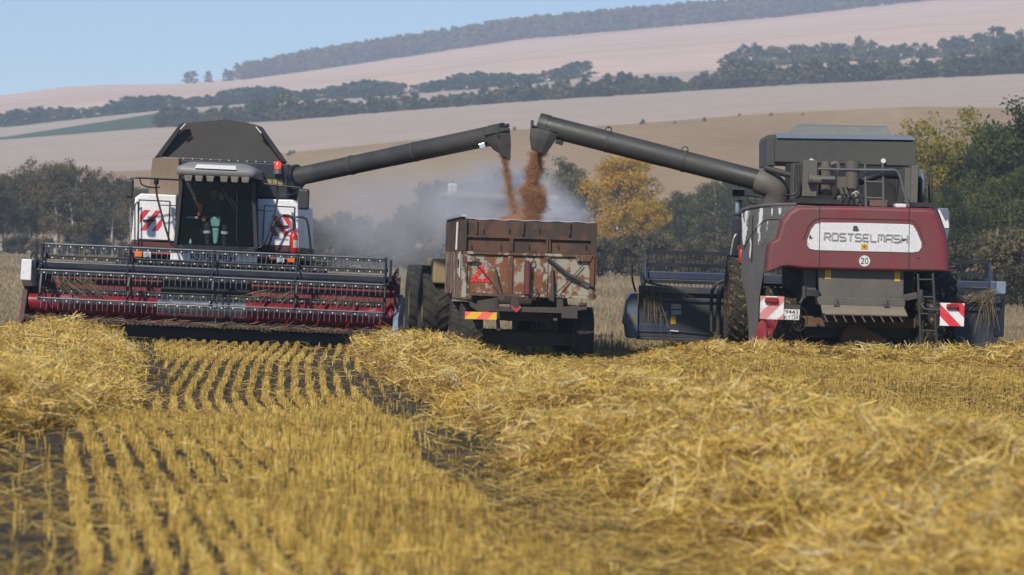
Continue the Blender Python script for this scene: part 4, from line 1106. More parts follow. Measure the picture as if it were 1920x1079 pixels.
# ---- driver
def person():
    PF = F
    E = empty('person', F.M); tag(E, 'driver in dark work clothes sitting in the cab with a hand raised to the ear', 'person')
    J = {}
    def j(n, px, py, dy, r): J[n] = (PF.p(px,py,dy), r)
    j('pelvis',404,419,.95,.15); j('waist',403,403,.98,.14); j('chest',403,387,.98,.165); j('neck',402.5,374,.95,.06); j('skull0',402,368,.92,.085)
    j('shl',385,380,.95,.075); j('ell',376,399,.85,.052); j('wrl',383,405,.58,.036)
    j('shr',420,380,.95,.075); j('elr',430,396,.75,.052); j('wrr',417,377,.74,.036)
    j('hipl',396,420,.85,.105); j('knl',388,424,.42,.075); j('anl',389,454,.42,.05); j('tol',388,460,.22,.045)
    j('hipr',412,420,.85,.105); j('knr',422,425,.42,.075); j('anr',420,456,.42,.05); j('tor',421,461,.22,.045)
    def skin(name, chain, edges, mat, parent, root):
        me = bpy.data.meshes.new(name); names = chain
        me.from_pydata([J[k][0] for k in names], [(names.index(a),names.index(b)) for a,b in edges], [])
        o = link(name, me, parent)
        md = o.modifiers.new('skin','SKIN'); md.use_smooth_shade = True
        for i,k in enumerate(names):
            me.skin_vertices[0].data[i].radius = (J[k][1],J[k][1]); me.skin_vertices[0].data[i].use_root = (k == root)
        s = o.modifiers.new('sub','SUBSURF'); s.levels = 1; s.render_levels = 2
        me.materials.append(mat); return o
    cloth = paint('work_clothes',(.012,.016,.034),(.03,.03,.04),.4,5,.8); skinm = plain('skin',(.36,.17,.105),.5)
    body = ['pelvis','waist','chest','neck','shl','ell','wrl','shr','elr','wrr','hipl','knl','anl','tol','hipr','knr','anr','tor']
    skin('body', body, [('pelvis','waist'),('waist','chest'),('chest','neck'),('chest','shl'),('shl','ell'),('ell','wrl'),('chest','shr'),('shr','elr'),('elr','wrr'),('pelvis','hipl'),('hipl','knl'),('knl','anl'),('anl','tol'),('pelvis','hipr'),('hipr','knr'),('knr','anr'),('anr','tor')], cloth, E, 'pelvis')
    c = PF.p(402,364,.92); h = MB()
    rings = []
    for zz, w, d_, off in ((-.125,.03,.03,-.03),(-.11,.05,.055,-.03),(-.06,.066,.085,-.012),(0,.075,.098,0),(.05,.076,.098,0),(.09,.062,.08,.005),(.115,.03,.04,.01)):
        rings.append([(c.x+w*math.cos(a), c.y+off+d_*math.sin(a), c.z+zz) for a in [2*math.pi*k/16 for k in range(16)]])
    h.loft(rings, True, True)
    h.add([(c.x-.016,c.y-.09,c.z-.035),(c.x+.016,c.y-.09,c.z-.035),(c.x,c.y-.122,c.z-.03),(c.x,c.y-.094,c.z+.02)],[(0,2,3),(1,3,2),(0,1,2)],True)
    for sx in (-1,1): h.obox((c.x+sx*.078,c.y+.01,c.z),(.008,0,0),(0,.02,0),(0,0,.03))
    hd2 = build('head', h, skinm, E)
    ey = MB()
    for sx in (-1,1): ey.obox((c.x+sx*.03,c.y-.091,c.z+.008),(.014,0,0),(0,.006,0),(0,0,.006))
    ey.obox((c.x,c.y-.086,c.z-.065),(.024,0,0),(0,.006,0),(0,0,.005)); build('face_marks', ey, M_ink, hd2)
    hr = MB(); rings = []
    for zz, w, d_ in ((.035,.081,.104),(.075,.075,.097),(.11,.05,.066),(.128,.015,.02)):
        rings.append([(c.x+w*math.cos(a), c.y+.012+d_*math.sin(a), c.z+zz) for a in [2*math.pi*k/16 for k in range(16)]])
    hr.loft(rings, True, True); build('hair', hr, plain('dark_hair',(.02,.015,.012),.6), hd2)
    for nm, px, py, dy, dirv in (('l',383,406,.56,(.0,-.5,-.8)),('r',415.5,373,.72,(-.15,-.1,1))):
        w = PF.p(px,py,dy); D = Vector(dirv).normalized(); sdv = D.cross(Vector((0,1,0))).normalized(); nrm = D.cross(sdv)
        hm = MB(); hm.obox(w+D*.03, D*.05, sdv*.04, nrm*.015)
        for q in range(4):
            s0 = w+D*.075+sdv*(.03-.02*q); L_ = (.068,.078,.072,.056)[q]
            hm.tube([s0, s0+D*L_*.45+nrm*.006, s0+D*L_*.8+nrm*.022, s0+D*L_*.85+nrm*.036],[.0095,.009,.008,.006],6)
        t0 = w+D*.02+sdv*.04; hm.tube([t0,t0+D*.03+sdv*.022,t0+D*.06+sdv*.022+nrm*.01],[.011,.010,.007],6)
        build('hand', hm, skinm, E, .004)
    bd = MB()
    for k, a in (('knl','anl'),('knr','anr')):
        p, q = J[k][0], J[a][0]; bd.tube([p.lerp(q,.30),p.lerp(q,.46)],[.080,.075],14)
    build('reflective_band', bd, M_label, E)
person()

# ================================================================ RIGHT COMBINE (seen from behind)
ZR = .35
F = Frame(1590, 57, ZR, tilt=-.2)
RC = empty('combine_harvester', F.M)
tag(RC, 'dusty maroon combine harvester seen from behind with peeling white side panels', 'combine harvester', 'combine harvesters unloading grain')
M_hoodred = paint('faded_maroon', (.19,.024,.030), (.105,.066,.060), .85, 1.0, .42, c2=(.165,.024,.030), lo=.33, hi=.78, stretch=(1.6,1,.5))
M_sidegrey = paint('bare_side_panel', (.105,.10,.098), (.06,.055,.05), .6, 1.5, .5)
M_peel = None
def peel():
    m, n, p = nodes('peeling_white')
    a = noise(n, 2.6, 5, (1,1,.28)); e = noise(n, 30, 3)
    k = ramp(n, a, [(.475,(0,0,0)),(.49,(1,1,1))])
    c = mixc(n, k, (.085,.082,.078), (.62,.63,.66))
    n.links.new(mixc(n, ramp(n,e,[(.4,(0,0,0)),(.8,(.4,.4,.4))]), c, (.25,.24,.22)), p.inputs['Base Color']); p.inputs['Roughness'].default_value=.5
    return m
M_peel = peel()
# core body; black boxes stand in for the shaded interior under the hood
m = MB(); x0,x1,z0,z1 = F.rect(1408,392,1778,506,.5); m.box(x0+.05,x1-.1,.75,6.2,z0,z1-.08)
x0,x1,z0,z1 = F.rect(1510,500,1715,640,.6); m.box(x0,x1,.9,5.6,z0,z1)
build('body', m, M_black, RC, .04)
# rear hood: outline lofted from the face back round the corner
ol = [(1494,386),(1600,386.5),(1745,391),(1757,396),(1768,424),(1777,452),(1779.5,480),(1779.5,511),(1640,508.5),(1505,505),(1472,501),(1457,503),(1446,509),(1435,512),(1438,480),(1441,457),(1455,449),(1465,414),(1478,396)]
def scaled(pts, kx, kz, cx, cz): return [((x-cx)*kx+cx, (z-cz)*kz+cz) for x,z in pts]
P0 = F.poly(ol, 0); cx = sum(p[0] for p in P0)/len(P0); cz = sum(p[1] for p in P0)/len(P0)
h = MB(); rings = []
for k, dy in ((.935,-.10),(.962,-.090),(.982,-.066),(.994,-.03),(1.0,.03),(1.0,.9)):
    kk = k if dy < .5 else 1.0
    rings.append([(x,dy,z) for x,z in scaled(P0,kk,1-(1-kk)*1.6,cx,cz)])
rings = [[q for q in r] for r in rings]
h.loft(rings, True, False)
# orient faces outward is not needed for rendering
hood = build('rear_hood', h, M_hoodred, RC, .012)
for f in hood.data.polygons: f.use_smooth = False
yp = -.104
m = MB(); pl = [(1514,450),(1521,431),(1528,421.5),(1537,417.8),(1600,418.2),(1705,421),(1712,423),(1719,434),(1728,456),(1728,464),(1723,472),(1712,474),(1620,472),(1528,469.5),(1518,467),(1513,460)]
m.prism(F.poly(pl,yp), yp-.012, yp+.03); plate = build('name_plate', m, paint('chipped_white',(.66,.66,.67),(.42,.40,.37),.5,3.5,.4,lo=.5,hi=.9), hood, .006)
m = MB(); a, c = F.p(1545,451.5,yp), F.p(1701,439.5,yp); 
lettering(m,'ROSTSELMASH',a.x,c.x,(a.z+c.z)/2-.062,(a.z+c.z)/2+.062,yp-.034,.17,.02); build('lettering', m, paint('letter_silver',(.50,.49,.46),(.22,.2,.17),.7,8,.35,.3), plate)
m = MB()
for pts in ([(1600,424),(1607,423.7),(1611,433),(1607,434.5),(1599,433.5)],[(1517,443),(1520,440),(1522,446),(1525,445.5),(1521,449),(1517,448)],[(1513.5,455),(1516,458),(1515,461)],[(1534,417.9),(1538,418),(1537.6,423)],[(1690,450),(1696,447),(1699,451),(1693,453)]): m.prism(F.poly(pts,yp-.013), yp-.016, yp-.0125)
build('paint_chip', m, plain('bare_plastic',(.06,.058,.055),.6), plate)
sticker(F,(1615,457.3,1627,468.3),yp-.0135,'warning_sticker',M_yellow,plate)
m = MB(); c = F.p(1621,462.8,yp-.02); 
for d_ in ((.035,.008),(.008,.035)): m.box(c.x-d_[0],c.x+d_[0],yp-.0205-.001*(d_[0]>.01),yp-.018,c.z-d_[1],c.z+d_[1])
build('symbol', m, plain('sticker_print',(.25,.10,.02),.5), plate)
m = MB(); gp_ = F.poly([(1506,450),(1516,424),(1527,413),(1540,409.5),(1705,413),(1714,416),(1722,427),(1735,460)],yp); m.ribbon(gp_, .014, yp-.003, yp+.01)
for px, ya, yb in ((1537,387.5,417),(1537,470.5,504.5),(1705,391,420),(1705,474.5,509)):
    a, c = F.p(px,ya,yp), F.p(px-1,yb,yp); m.ribbon([(a.x,a.z),(c.x,c.z)], .014, yp-.002, yp+.01)
m2 = MB()
for px, ya, yb in ((1537.3,418.5,469),(1705,421.5,473)):
    a, c = F.p(px,ya,yp-.012), F.p(px-1,yb,yp-.012); m2.ribbon([(a.x,a.z),(c.x,c.z)], .012, yp-.0145, yp-.012)
build('panel_gap', m, M_black, hood); build('panel_gap', m2, M_black, plate)
m = MB(); c = F.p(1621,489.7,yp); m.cyl((c.x,yp-.008,c.z),(c.x,yp+.02,c.z),.098,None,28); sg = build('speed_sign', m, M_label, hood)
m = MB(); font_text(m,'20',c.x,c.z,.112,yp-.0105,.9); build('lettering', m, M_ink, sg)
m = MB(); x0,x1,z0,z1 = F.rect(1720,483.5,1726,485.5,yp); m.box(x0,x1,yp-.002,yp+.01,z0,z1); build('latch', m, M_black, hood)
# left flank, peeling, with its long rear fender tail
fl = MB(); pz = F.poly([(1398,520),(1399,400),(1403,393),(1440,386.5),(1494,386),(1478,397),(1465,414),(1455,449),(1441,457),(1438,480),(1435,513),(1428,560),(1424,660),(1411,660),(1410,600),(1404,545)],.0)
def flank_y(x, lo, hi): return .02 + 1.1*((hi-x)/(hi-lo))**1.6
xs_ = [q[0] for q in pz]; lo_, hi_ = min(xs_), max(xs_)
import mathutils
def curved(mb, outline, lo, hi, thick=.05, off=0.0, nx=14, nz=24):
    """fill an x,z outline with a fine grid bent round the corner of the body"""
    xs = [q[0] for q in outline]; zs = [q[1] for q in outline]
    t = mathutils.geometry.tessellate_polygon([[Vector((x,z,0)) for x,z in outline]])
    tris = [[Vector((outline[i][0],0,outline[i][1])) for i in tr] for tr in t]
    for _ in range(3):
        nt_ = []
        for a,b_,c_ in tris:
            ab,bc,ca = (a+b_)/2,(b_+c_)/2,(c_+a)/2; nt_ += [[a,ab,ca],[ab,b_,bc],[ca,bc,c_],[ab,bc,ca]]
        tris = nt_
    for tr in tris:
        vs = [(p.x, flank_y(p.x,lo,hi)+off, p.z) for p in tr]
        n_ = (Vector(vs[1])-Vector(vs[0])).cross(Vector(vs[2])-Vector(vs[0]))
        f = (0,1,2) if n_.y < 0 else (0,2,1)
        mb.add(vs, [f]); mb.add([(x,y+thick,z) for x,y,z in vs], [f[::-1]])
curved(fl, pz, lo_, hi_)
FL = build('side_panel', fl, M_sidegrey, RC)
m = MB(); 
curved(m, F.poly([(1399,398),(1409,392),(1440,388),(1452,391),(1450,411),(1430,419),(1412,447),(1400,462)],0), lo_, hi_, .01, -.012)
curved(m, F.poly([(1460,390),(1493,386.5),(1489,393),(1475,402),(1467,413),(1463,404)],0), lo_, hi_, .01, -.013)
curved(m, F.poly([(1425,424),(1440,413),(1463,412),(1464,424),(1456,448),(1443,457),(1440,450),(1434,460),(1427,462)],0), lo_, hi_, .01, -.013)
curved(m, F.poly([(1412.5,442),(1415.5,440),(1416,455),(1413,485),(1411.5,482)],0), lo_, hi_, .01, -.013)
build('peeled_paint', m, M_peel, FL)
m = MB(); pts = [(1402,466),(1412,445),(1425,426),(1437,414),(1450,411.5),(1464,412)]
pp = [F.p(a,b_,0) for a,b_ in pts]; m.tube(smooth_path([(q.x,flank_y(q.x,lo_,hi_)-.014,q.z) for q in pp],4),.009,5); build('panel_gap', m, M_black, FL)
m = MB(); pp = [F.p(a,b_,0) for a,b_ in [(1399,398),(1405,391.5),(1440,385.5),(1494,385)]]; m.tube(smooth_path([(q.x,flank_y(q.x,lo_,hi_)+.0,q.z+.012) for q in pp],4),.035,8); build('top_edge', m, M_sidegrey, FL)
# right flank corner
m = MB(); m.prism(F.poly([(1757,390),(1778,391),(1780,399),(1780,430),(1776,452),(1768,424)],.35),.3,4.5); m.prism(F.poly([(1772,430),(1779,430),(1779.6,505),(1774,505)],.45),.42,4.5); rs_=build('side_panel', m, paint('flank_bluegrey',(.13,.16,.20),(.10,.10,.10),.6,2,.4), RC, .02)
m = MB(); m.prism(F.poly([(1758,393),(1762,394),(1773,416),(1777,412),(1779,420),(1779,428),(1771,428),(1765,411)],.29),.285,.3); build('peeled_paint', m, M_white, rs_)
# straw hood, chopper, vanes
m = MB(); m.prism(F.poly([(1533,503),(1695,506),(1694,560),(1537,557)],.10),.10,.9); m.prism(F.poly([(1505,505),(1531,505),(1530,556),(1510,556)],.3),.3,.9); m.prism(F.poly([(1531,556),(1698,560),(1697,576),(1535,572)],.02),.02,.6)
SH = build('straw_hood', m, paint('straw_hood_grey',(.095,.09,.08),(.155,.135,.105),.7,1.6,.6), RC, .012)
for r in ((1547.5,505,1558,523.5),(1677.5,509,1687.5,528)):
    s_ = sticker(F,r,.0985,'warning_sticker',M_yellow,SH)
m = MB(); a = F.poly([(1540,571.5),(1696,575.5),(1698,591.5),(1546,588),(1539,585)],-.1)
m.add([(a[0][0],.0,a[0][1]),(a[1][0],.0,a[1][1]),(a[2][0],-.42,a[2][1]),(a[3][0],-.42,a[3][1]),(a[4][0],-.38,a[4][1])]+[(a[0][0],.02,a[0][1]-.03),(a[1][0],.02,a[1][1]-.03),(a[2][0],-.40,a[2][1]-.03),(a[3][0],-.40,a[3][1]-.03),(a[4][0],-.36,a[4][1]-.03)],[(0,1,2,3,4),(9,8,7,6,5)]+[(i,5+i,5+(i+1)%5,(i+1)%5) for i in range(5)])
build('chopper_plate', m, paint('dusty_plate',(.22,.185,.135),(.12,.10,.075),.6,3,.8), SH, .006)
m = MB()
for hx_ in (1569,1662): a = F.p(hx_,560,-.02); c = F.p(hx_,572,-.1); m.bar(a,c,.03); m.bar(c+Vector((-.05,0,-.01)),c+Vector((.05,0,-.01)),.04)
build('bracket', m, M_dgrey, SH)
m = MB(); x0,x1,z0,z1 = F.rect(1540,603,1690,607,-.1); m.box(x0,x1,-.25,.5,z0,z1)
for k in range(9):
    a = F.p(1543+k*17.6,591+k*.5,-.2); c = F.p(1549+k*17.6,604,-.2); m.obox((a+c)/2,(.012,0,-.0),(0,.25,0),((c-a)/2))
build('spreader_vane', m, paint('vane_grey',(.10,.095,.085),(.17,.14,.10),.6,4,.7), SH)
# light brackets and boards
for side, arm, brd, lampr in ((-1,[(1536,548,.05),(1512,548,-.05),(1508,543,-.05),(1505,560,-.05),(1499,570,-.1)],(1425.5,555,1469,600),(1434,557.5,1459.5,569.5)),(1,[(1694,556,.05),(1720,554,-.05),(1727,550,-.05),(1727,568,-.05),(1732,578,-.1),(1742,581,-.1),(1764,582,-.1)],(1763,568,1807,612.5),(1774.5,570,1797.5,580.5))):
    m = MB(); m.tube(smooth_path(pipe(F,arm[2:],0),4),.028,8); a, c = F.p(*arm[0]), F.p(*arm[1]); m.bar(a+Vector((0,0,-.03)),c,.05,.12)
    p_ = F.p(*arm[2]); m.cyl(p_+Vector((0,0,-.16)),p_+Vector((0,0,.06)),.04,None,10); ar = build('lamp_bracket', m, M_dgrey, RC, .006)
    m = MB(); x0,x1,z0,z1 = F.rect(*brd,-.14); m.box(x0,x1,-.165,-.14,z0,z1)
    st = stripes('board_stripes_'+('a' if side<0 else 'b'), (.62,.03,.045) if side>0 else (.62,.22,.22), (.72,.71,.70), .29, .7071, -.7071 if side<0 else .7071, .52, .18 if side>0 else .62, .8 if side<0 else .3)
    bo_ = build('warning_board', m, st, RC, .004)
    m = MB(); x0,x1,z0,z1 = F.rect(*lampr,-.2); m.box(x0,x1,-.23,-.166,z0,z1); build('tail_lamp', m, M_redlens, bo_, .03, 3)
m = MB(); x0,x1,z0,z1 = F.rect(1469.5,571,1499.5,601,-.12); m.box(x0,x1,-.12,-.10,z0,z1); pb = build('plate_holder', m, M_dgrey, RC)
m = MB(); x0,x1,z0,z1 = F.rect(1469.8,580,1499,600.5,-.13); m.box(x0,x1,-.132,-.121,z0,z1); pp_ = build('number_plate', m, plain('plate_white',(.66,.66,.63),.45), pb)
m = MB(); c = F.p(1484.3,585.5,-.13); font_text(m,'9443',c.x,c.z,.075,-.1345,1.15); c = F.p(1476.5,595.8,-.13); font_text(m,'KT',c.x,c.z,.066,-.1345,1.0); c = F.p(1492,595.8,-.13); font_text(m,'24',c.x,c.z,.060,-.1345,1.0); w_=.08
m.ribbon([(c.x-.065,c.z-.045),(c.x+.063,c.z-.045),(c.x+.063,c.z+.043),(c.x-.065,c.z+.043)],.007,-.1345,-.132,True); build('lettering', m, M_ink, pp_)
m = MB(); hose(m,F,[(1500,572,-.05),(1511,585,-.08),(1513,605,-.08),(1505,618,-.08),(1492,619,-.06),(1485,606,-.04),(1484,600,-.08)],.008); build('cable', m, M_hose, RC)
# ladder
m = MB(); 
for a, c in (((1721,513),(1727,662)),((1749,513),(1757.5,662))): m.tube([F.p(*a,-.05),F.p(*c,-.05)],.024,8)
for y in (524.5,557,588.5,620.5,648): m.tube([F.p(1722+(y-513)*.04,y,-.05),F.p(1750+(y-513)*.055,y+.4,-.05)],.018,8)
build('ladder', m, M_dgrey, RC)
# axle and wheels
m = MB(); a, c = F.p(1445,628,.8), F.p(1745,634,.8); m.bar((a.x,.8,.58),(c.x,.8,.62),.16,.2); m.prism(F.poly([(1575,645),(1580,622),(1592,608),(1612,606),(1630,618),(1665,640),(1665,650)],.55),.5,.9)
build('rear_axle', m, paint('rusty_axle',(.14,.075,.04),(.06,.045,.035),.7,3,.8), RC, .02)
M_rimred = paint('rim_red',(.25,.014,.024),(.3,.12,.12),.5,4,.4)
a = F.p(1449,625,.8); wl = wheel(RC,(a.x,.8,.60),.60,.40,M_rubber_straw,M_rimred,20, steer=.55)
m = MB(); c = F.p(1428.5,629,.2); 
# the dished red rim of the steered wheel showing past the fender
rings = []
for k, (rr_, yy) in enumerate(((.27,.0),(.27,.05),(.20,.08),(.05,.10))):
    rings.append([(c.x+rr_*.40*math.cos(a_), .2+yy, c.z+rr_*math.sin(a_)) for a_ in [2*math.pi*q/24 for q in range(24)]])
m.loft(rings, True, True); build('rim_dish', m, M_rimred, RC)
a = F.p(1722,625,.8); wheel(RC,(a.x,.8,.60),.60,.40,M_rubber_straw,M_black,20, steer=.45)
a = F.p(1393,580,4.4); wheel(RC,(a.x,4.4,.88),.90,.66,M_rubber_straw,M_rimred,24)
a = F.p(1752,580,4.4); wheel(RC,(a.x,4.4,.88),.90,.66,M_rubber_straw,M_rimred,24)
m = MB(); a, c = F.p(1400,590,4.4), F.p(1760,590,4.4); m.bar((a.x,4.4,.88),(c.x,4.4,.88),.3,.4); build('front_axle', m, M_black, RC)
# engine bay
x0,x1,z0,z1 = F.rect(1454,258,1717,312,2.6)
m = MB(); m.box(x0,x1,2.6,4.9,z0,z1); m.prism(F.poly([(1437,262),(1440,253),(1456,253),(1456,311),(1437,311)],2.9),2.8,4.7)
TK = build('grain_tank', m, paint('tank_grey',(.056,.056,.050),(.085,.08,.068),.7,.9,.55,c2=(.047,.047,.042)), RC, .012)
m = MB(); a = F.poly([(1456,249),(1714,253.5),(1717.5,263),(1457,259)],2.55); m.add([(a[0][0],2.86,a[0][1]),(a[1][0],2.86,a[1][1]),(a[2][0],2.56,a[2][1]),(a[3][0],2.56,a[3][1])]+[(q[0],4.9,q[1]-.02) for q in a],[(0,1,2,3),(0,4,5,1),(1,5,6,2),(0,3,7,4),(3,2,6,7),(4,7,6,5)])
build('tank_lip', m, paint('lip_sky_tint',(.17,.20,.24),(.12,.12,.11),.5,2,.4), TK)  # blue tint painted in for the sky this strip reflects
m = MB(); a = F.poly([(1477,250),(1493,235.5),(1665,238.5),(1673,253)],3.2); bq = F.poly([(1485,250),(1498,233.5),(1662,236.5),(1668,253)],4.6); m.loft([[(q[0],3.2 if i in(0,3) else 3.42,q[1]) for i,q in enumerate(a)],[(q[0],4.6,q[1]) for q in bq]],True,False); build('tank_cover', m, paint('cover_greygreen',(.17,.18,.165),(.22,.21,.18),.6,2,.45), TK)
m = MB()
for px in (1521.5,1656.5): c = F.p(px,300,2.55); m.cyl((c.x,2.55,c.z-.02),(c.x,2.6,c.z-.02),.045,None,14)
build('eyelet', m, M_label, TK)
m = MB(); x0,x1,z0,z1 = F.rect(1475,306,1730,390,2.3); m.box(x0,x1,2.45,2.6,z0,z1); m.box(x0,x1,.8,2.5,z0-.02,z0+.06); EB = build('engine_deck', m, M_black, RC)
m = MB(); x0,x1,z0,z1 = F.rect(1506,300,1530.5,369,.9); m.box(x0,x1,.9,1.7,z0,z1); x0,x1,z0,z1 = F.rect(1489,306,1506,383,1.0)
for k in range(7): m.box(x0+(x1-x0)*k/7,x0+(x1-x0)*(k+.5)/7,1.0,1.7,z0,z1)
a=F.poly([(1489,306),(1506,301),(1506,306)],1.0); build('air_intake', m, paint('intake_grey',(.10,.095,.082),(.16,.13,.10),.6,2,.6), EB, .006)
m = MB(); a = F.p(1547,366,1.2); c = F.p(1547,318,1.2); m.cyl((a.x,1.2,a.z),(a.x,1.2,c.z),.122,None,24); m.cyl((a.x,1.2,c.z+.002),(a.x,1.2,c.z+.05),.145,None,24); t_=F.p(1547,303,1.2); m.cyl((a.x,1.2,c.z+.05),(a.x,1.2,t_.z),.105,.09,24)
m.cyl((a.x,1.2,a.z+.02),(a.x,1.2,a.z+.05),.13,None,24)
build('air_filter', m, paint('filter_grey',(.085,.085,.072),(.15,.10,.06),.6,3,.55), EB)
m = MB(); a = F.p(1597,354,1.1); c = F.p(1597,321,1.1); t_ = F.p(1597,302.5,1.1); m.cyl((a.x,1.1,a.z),(a.x,1.1,c.z),.128,None,24); m.cyl((a.x,1.1,c.z),(a.x,1.1,c.z+.03),.145,None,24); m.cyl((a.x,1.1,c.z+.03),(a.x,1.1,t_.z),.14,None,24); m.obox((a.x-.15,1.15,a.z+.05),(.12,0,0),(0,.1,0),(0,0,.16)); build('exhaust_silencer', m, paint('filter_grey',(.085,.085,.072),(.15,.10,.06),.6,3,.55), EB)
m = MB(); m.tube(pipe(F,[(1516,336,.8),(1523,337,.8),(1565,339,.8)],0),.082,16); m.tube(smooth_path(pipe(F,[(1558,309,1.1),(1568,306,1.1),(1573,315,1.1),(1570,322,1.1)],0),4),.04,10); m.cyl(F.p(1516,336,.8),F.p(1520,336.3,.8),.095,None,16); build('intake_pipe', m, paint('pipe_grey',(.11,.105,.09),(.17,.14,.10),.5,3,.5), EB)
m = MB(); hose(m,F,[(1611,319,.5),(1660,319.5,.5),(1678,320,.5),(1687,330,.5),(1695,360,.5),(1704,388,.5)],.028); m.tube(pipe(F,[(1533,317,.5),(1611,319,.5)],0),.024,8)
for px in (1622,1655): m.tube(pipe(F,[(px,308,.6),(px+2,388,.6)],0),.024,8)
m.tube(pipe(F,[(1622,341,.6),(1656,341.5,.6)],0),.018,6); m.tube(pipe(F,[(1622,371,.6),(1656,372,.6)],0),.018,6)
build('railing', m, paint('rail_blue_grey',(.09,.10,.11),(.16,.14,.11),.5,4,.45), EB)
m = MB(); x0,x1,z0,z1 = F.rect(1709,311,1720,389,.9); m.box(x0,x1,.9,2.2,z0,z1); x0,x1,z0,z1 = F.rect(1697,316,1708,389,1.0); m.box(x0,x1,1.0,2.2,z0,z1); build('radiator_frame', m, paint('rad_grey',(.10,.098,.088),(.16,.13,.10),.5,3,.55), EB, .01)
m = MB(); a = F.p(1722,352,1.5); q = F.p(1732,352,1.5); rr_ = .345; m.revx((a.x,1.5,a.z),[(0,rr_*.2),(0,rr_),( (q.x-a.x)*.6,rr_),((q.x-a.x),rr_*.85),((q.x-a.x),.01)],32); build('radiator_screen', m, paint('screen_bluegrey',(.11,.13,.155),(.12,.11,.10),.6,3,.5), EB)
m = MB(); m.tube(pipe(F,[(1610,342,1.6),(1650,327,1.6),(1690,330,1.8)],0),.07,12); m.tube(pipe(F,[(1600,375,1.0),(1575,360,1.2),(1560,380,1.0)],0),.022,8); hose(m,F,[(1664,345,.9),(1675,350,.9),(1678,365,.9),(1674,385,.9)],.012)
for k in range(5): hose(m,F,[(1580+k*9,352,1.0),(1584+k*8,366,.8),(1578+k*12,384,.8)],.014)
hose(m,F,[(1467,365,.9),(1485,366,.9),(1498,355,.9),(1500,340,.9)],.02)
build('engine_hose', m, M_hose, EB)
m = MB()
for (x_,y_,w_,h_) in ((1574,375,8,16),(1606,372,9,20),(1618,386,5,4)): x0,x1,z0,z1 = F.rect(x_-w_/2,y_-h_/2,x_+w_/2,y_+h_/2,.9); m.box(x0,x1,.9,1.1,z0,z1)
hose(m,F,[(1597,365,.8),(1606,360,.8),(1611,366,.8)],.02); hose(m,F,[(1605,384,.8),(1612,375,.8),(1613,386,.8)],.012)
build('engine_block', m, paint('engine_cream',(.42,.40,.31),(.05,.045,.04),.95,7,.6,lo=.38,hi=.55), EB, .02)
m = MB(); x0,x1,z0,z1 = F.rect(1631,375,1664,388,.6); m.box(x0,x1,.6,1.0,z0,z1); build('battery_box', m, paint('rust_box',(.15,.085,.06),(.08,.06,.045),.7,5,.8), EB, .01)
m = MB(); x0,x1,z0,z1 = F.rect(1679,382,1700,390,.5); m.box(x0,x1,.5,.9,z0,z1); build('canister', m, M_label, EB, .02)
m = MB(); 
for px in (1740.5,1746): m.tube(pipe(F,[(px,320,1.6),(px+3,390,1.6)],0),.02,8)
m.tube(pipe(F,[(1740,320,1.6),(1746,321,1.6)],0),.02,8); build('handrail', m, M_dgrey, RC)
# unloading auger
A, B = F.p(1428,340,2.4), F.p(1030,238,3.2)
dv = (B-A).normalized(); 
m = MB(); m.tube([A,A.lerp(B,.45),A.lerp(B,.45)+dv*.03,B,B+dv*.12],[.195,.195,.200,.202,.20],28); AU = build('unloading_auger', m, M_grey, RC)
m = MB(); hose(m,F,[(1452,400,2.5),(1454,368,2.4),(1450,352,2.35),(1436,344,2.35),(1424,339,2.4)],.245,22); m.cyl(A-dv*.03,A+dv*.05,.25,None,26); build('elbow', m, paint('elbow_grey',(.105,.098,.086),(.16,.125,.09),.6,2,.55), AU)
m = MB(); rings=[]
for (cx_,cy_,hw,hh) in ((1021,240,25,.2),(1020,250,24.5,.21),(1016,262,22,.2),(1009,285.5,13,.14)):
    c = F.p(cx_,cy_,3.2); w = hw/6000*60.2; rings.append([(c.x+sx*w,c.y+sy*hh,c.z-(sx*.05 if cy_>280 else sx*.045)) for sx,sy in ((-1,-.9),(-.4,-1.15),(.4,-1.15),(1,-.9),(1.05,0),(1,1),(-1,1),(-1.05,0))])
m.loft(rings,False,False); build('spout', m, paint('spout_dark',(.05,.05,.047),(.11,.10,.08),.5,3,.6), AU)
m = MB(); m.cyl(B+dv*.02,B+dv*.20,.215,None,28); c = F.p(998,231,3.2); m.obox(c,(.03,0,0),(0,.05,0),(0,0,.05)); m.bar(F.p(996,235,2.97),F.p(1043,247,2.97),.03,.02); build('end_cap', m, M_grey, AU)
m = MB(); c = F.p(1049,267,3.1); m.obox(c,(.07,0,-.02),(0,.05,0),(.015,0,.04)); build('work_lamp', m, M_black, AU, .01)
m = MB()
for t_ in (.36,.72): q = A.lerp(B,t_); m.tube([q-dv*.025,q+dv*.025],.206,28); u_ = q+Vector((0,-.0,.19)); m.tube([u_+Vector((.06*math.cos(a_),0,.035+.05*math.sin(a_))) for a_ in np.linspace(0,2*math.pi,11)],.012,6)
build('lifting_eye', m, M_dgrey, AU)
m = MB(); pts = [F.p(a_,b_,2.98) for a_,b_ in ((1050,246),(1062,236),(1100,243),(1150,257),(1187,264),(1240,279),(1300,297),(1345,305),(1420,321),(1455,327),(1475,333))]; m.tube(smooth_path(pts,4),.010,5); build('cable', m, M_hose, AU)
m = MB(); m.tube([F.p(1435,315,2.2),F.p(1488,330,1.9)],.055,10); build('support_arm', m, M_dgrey, RC)
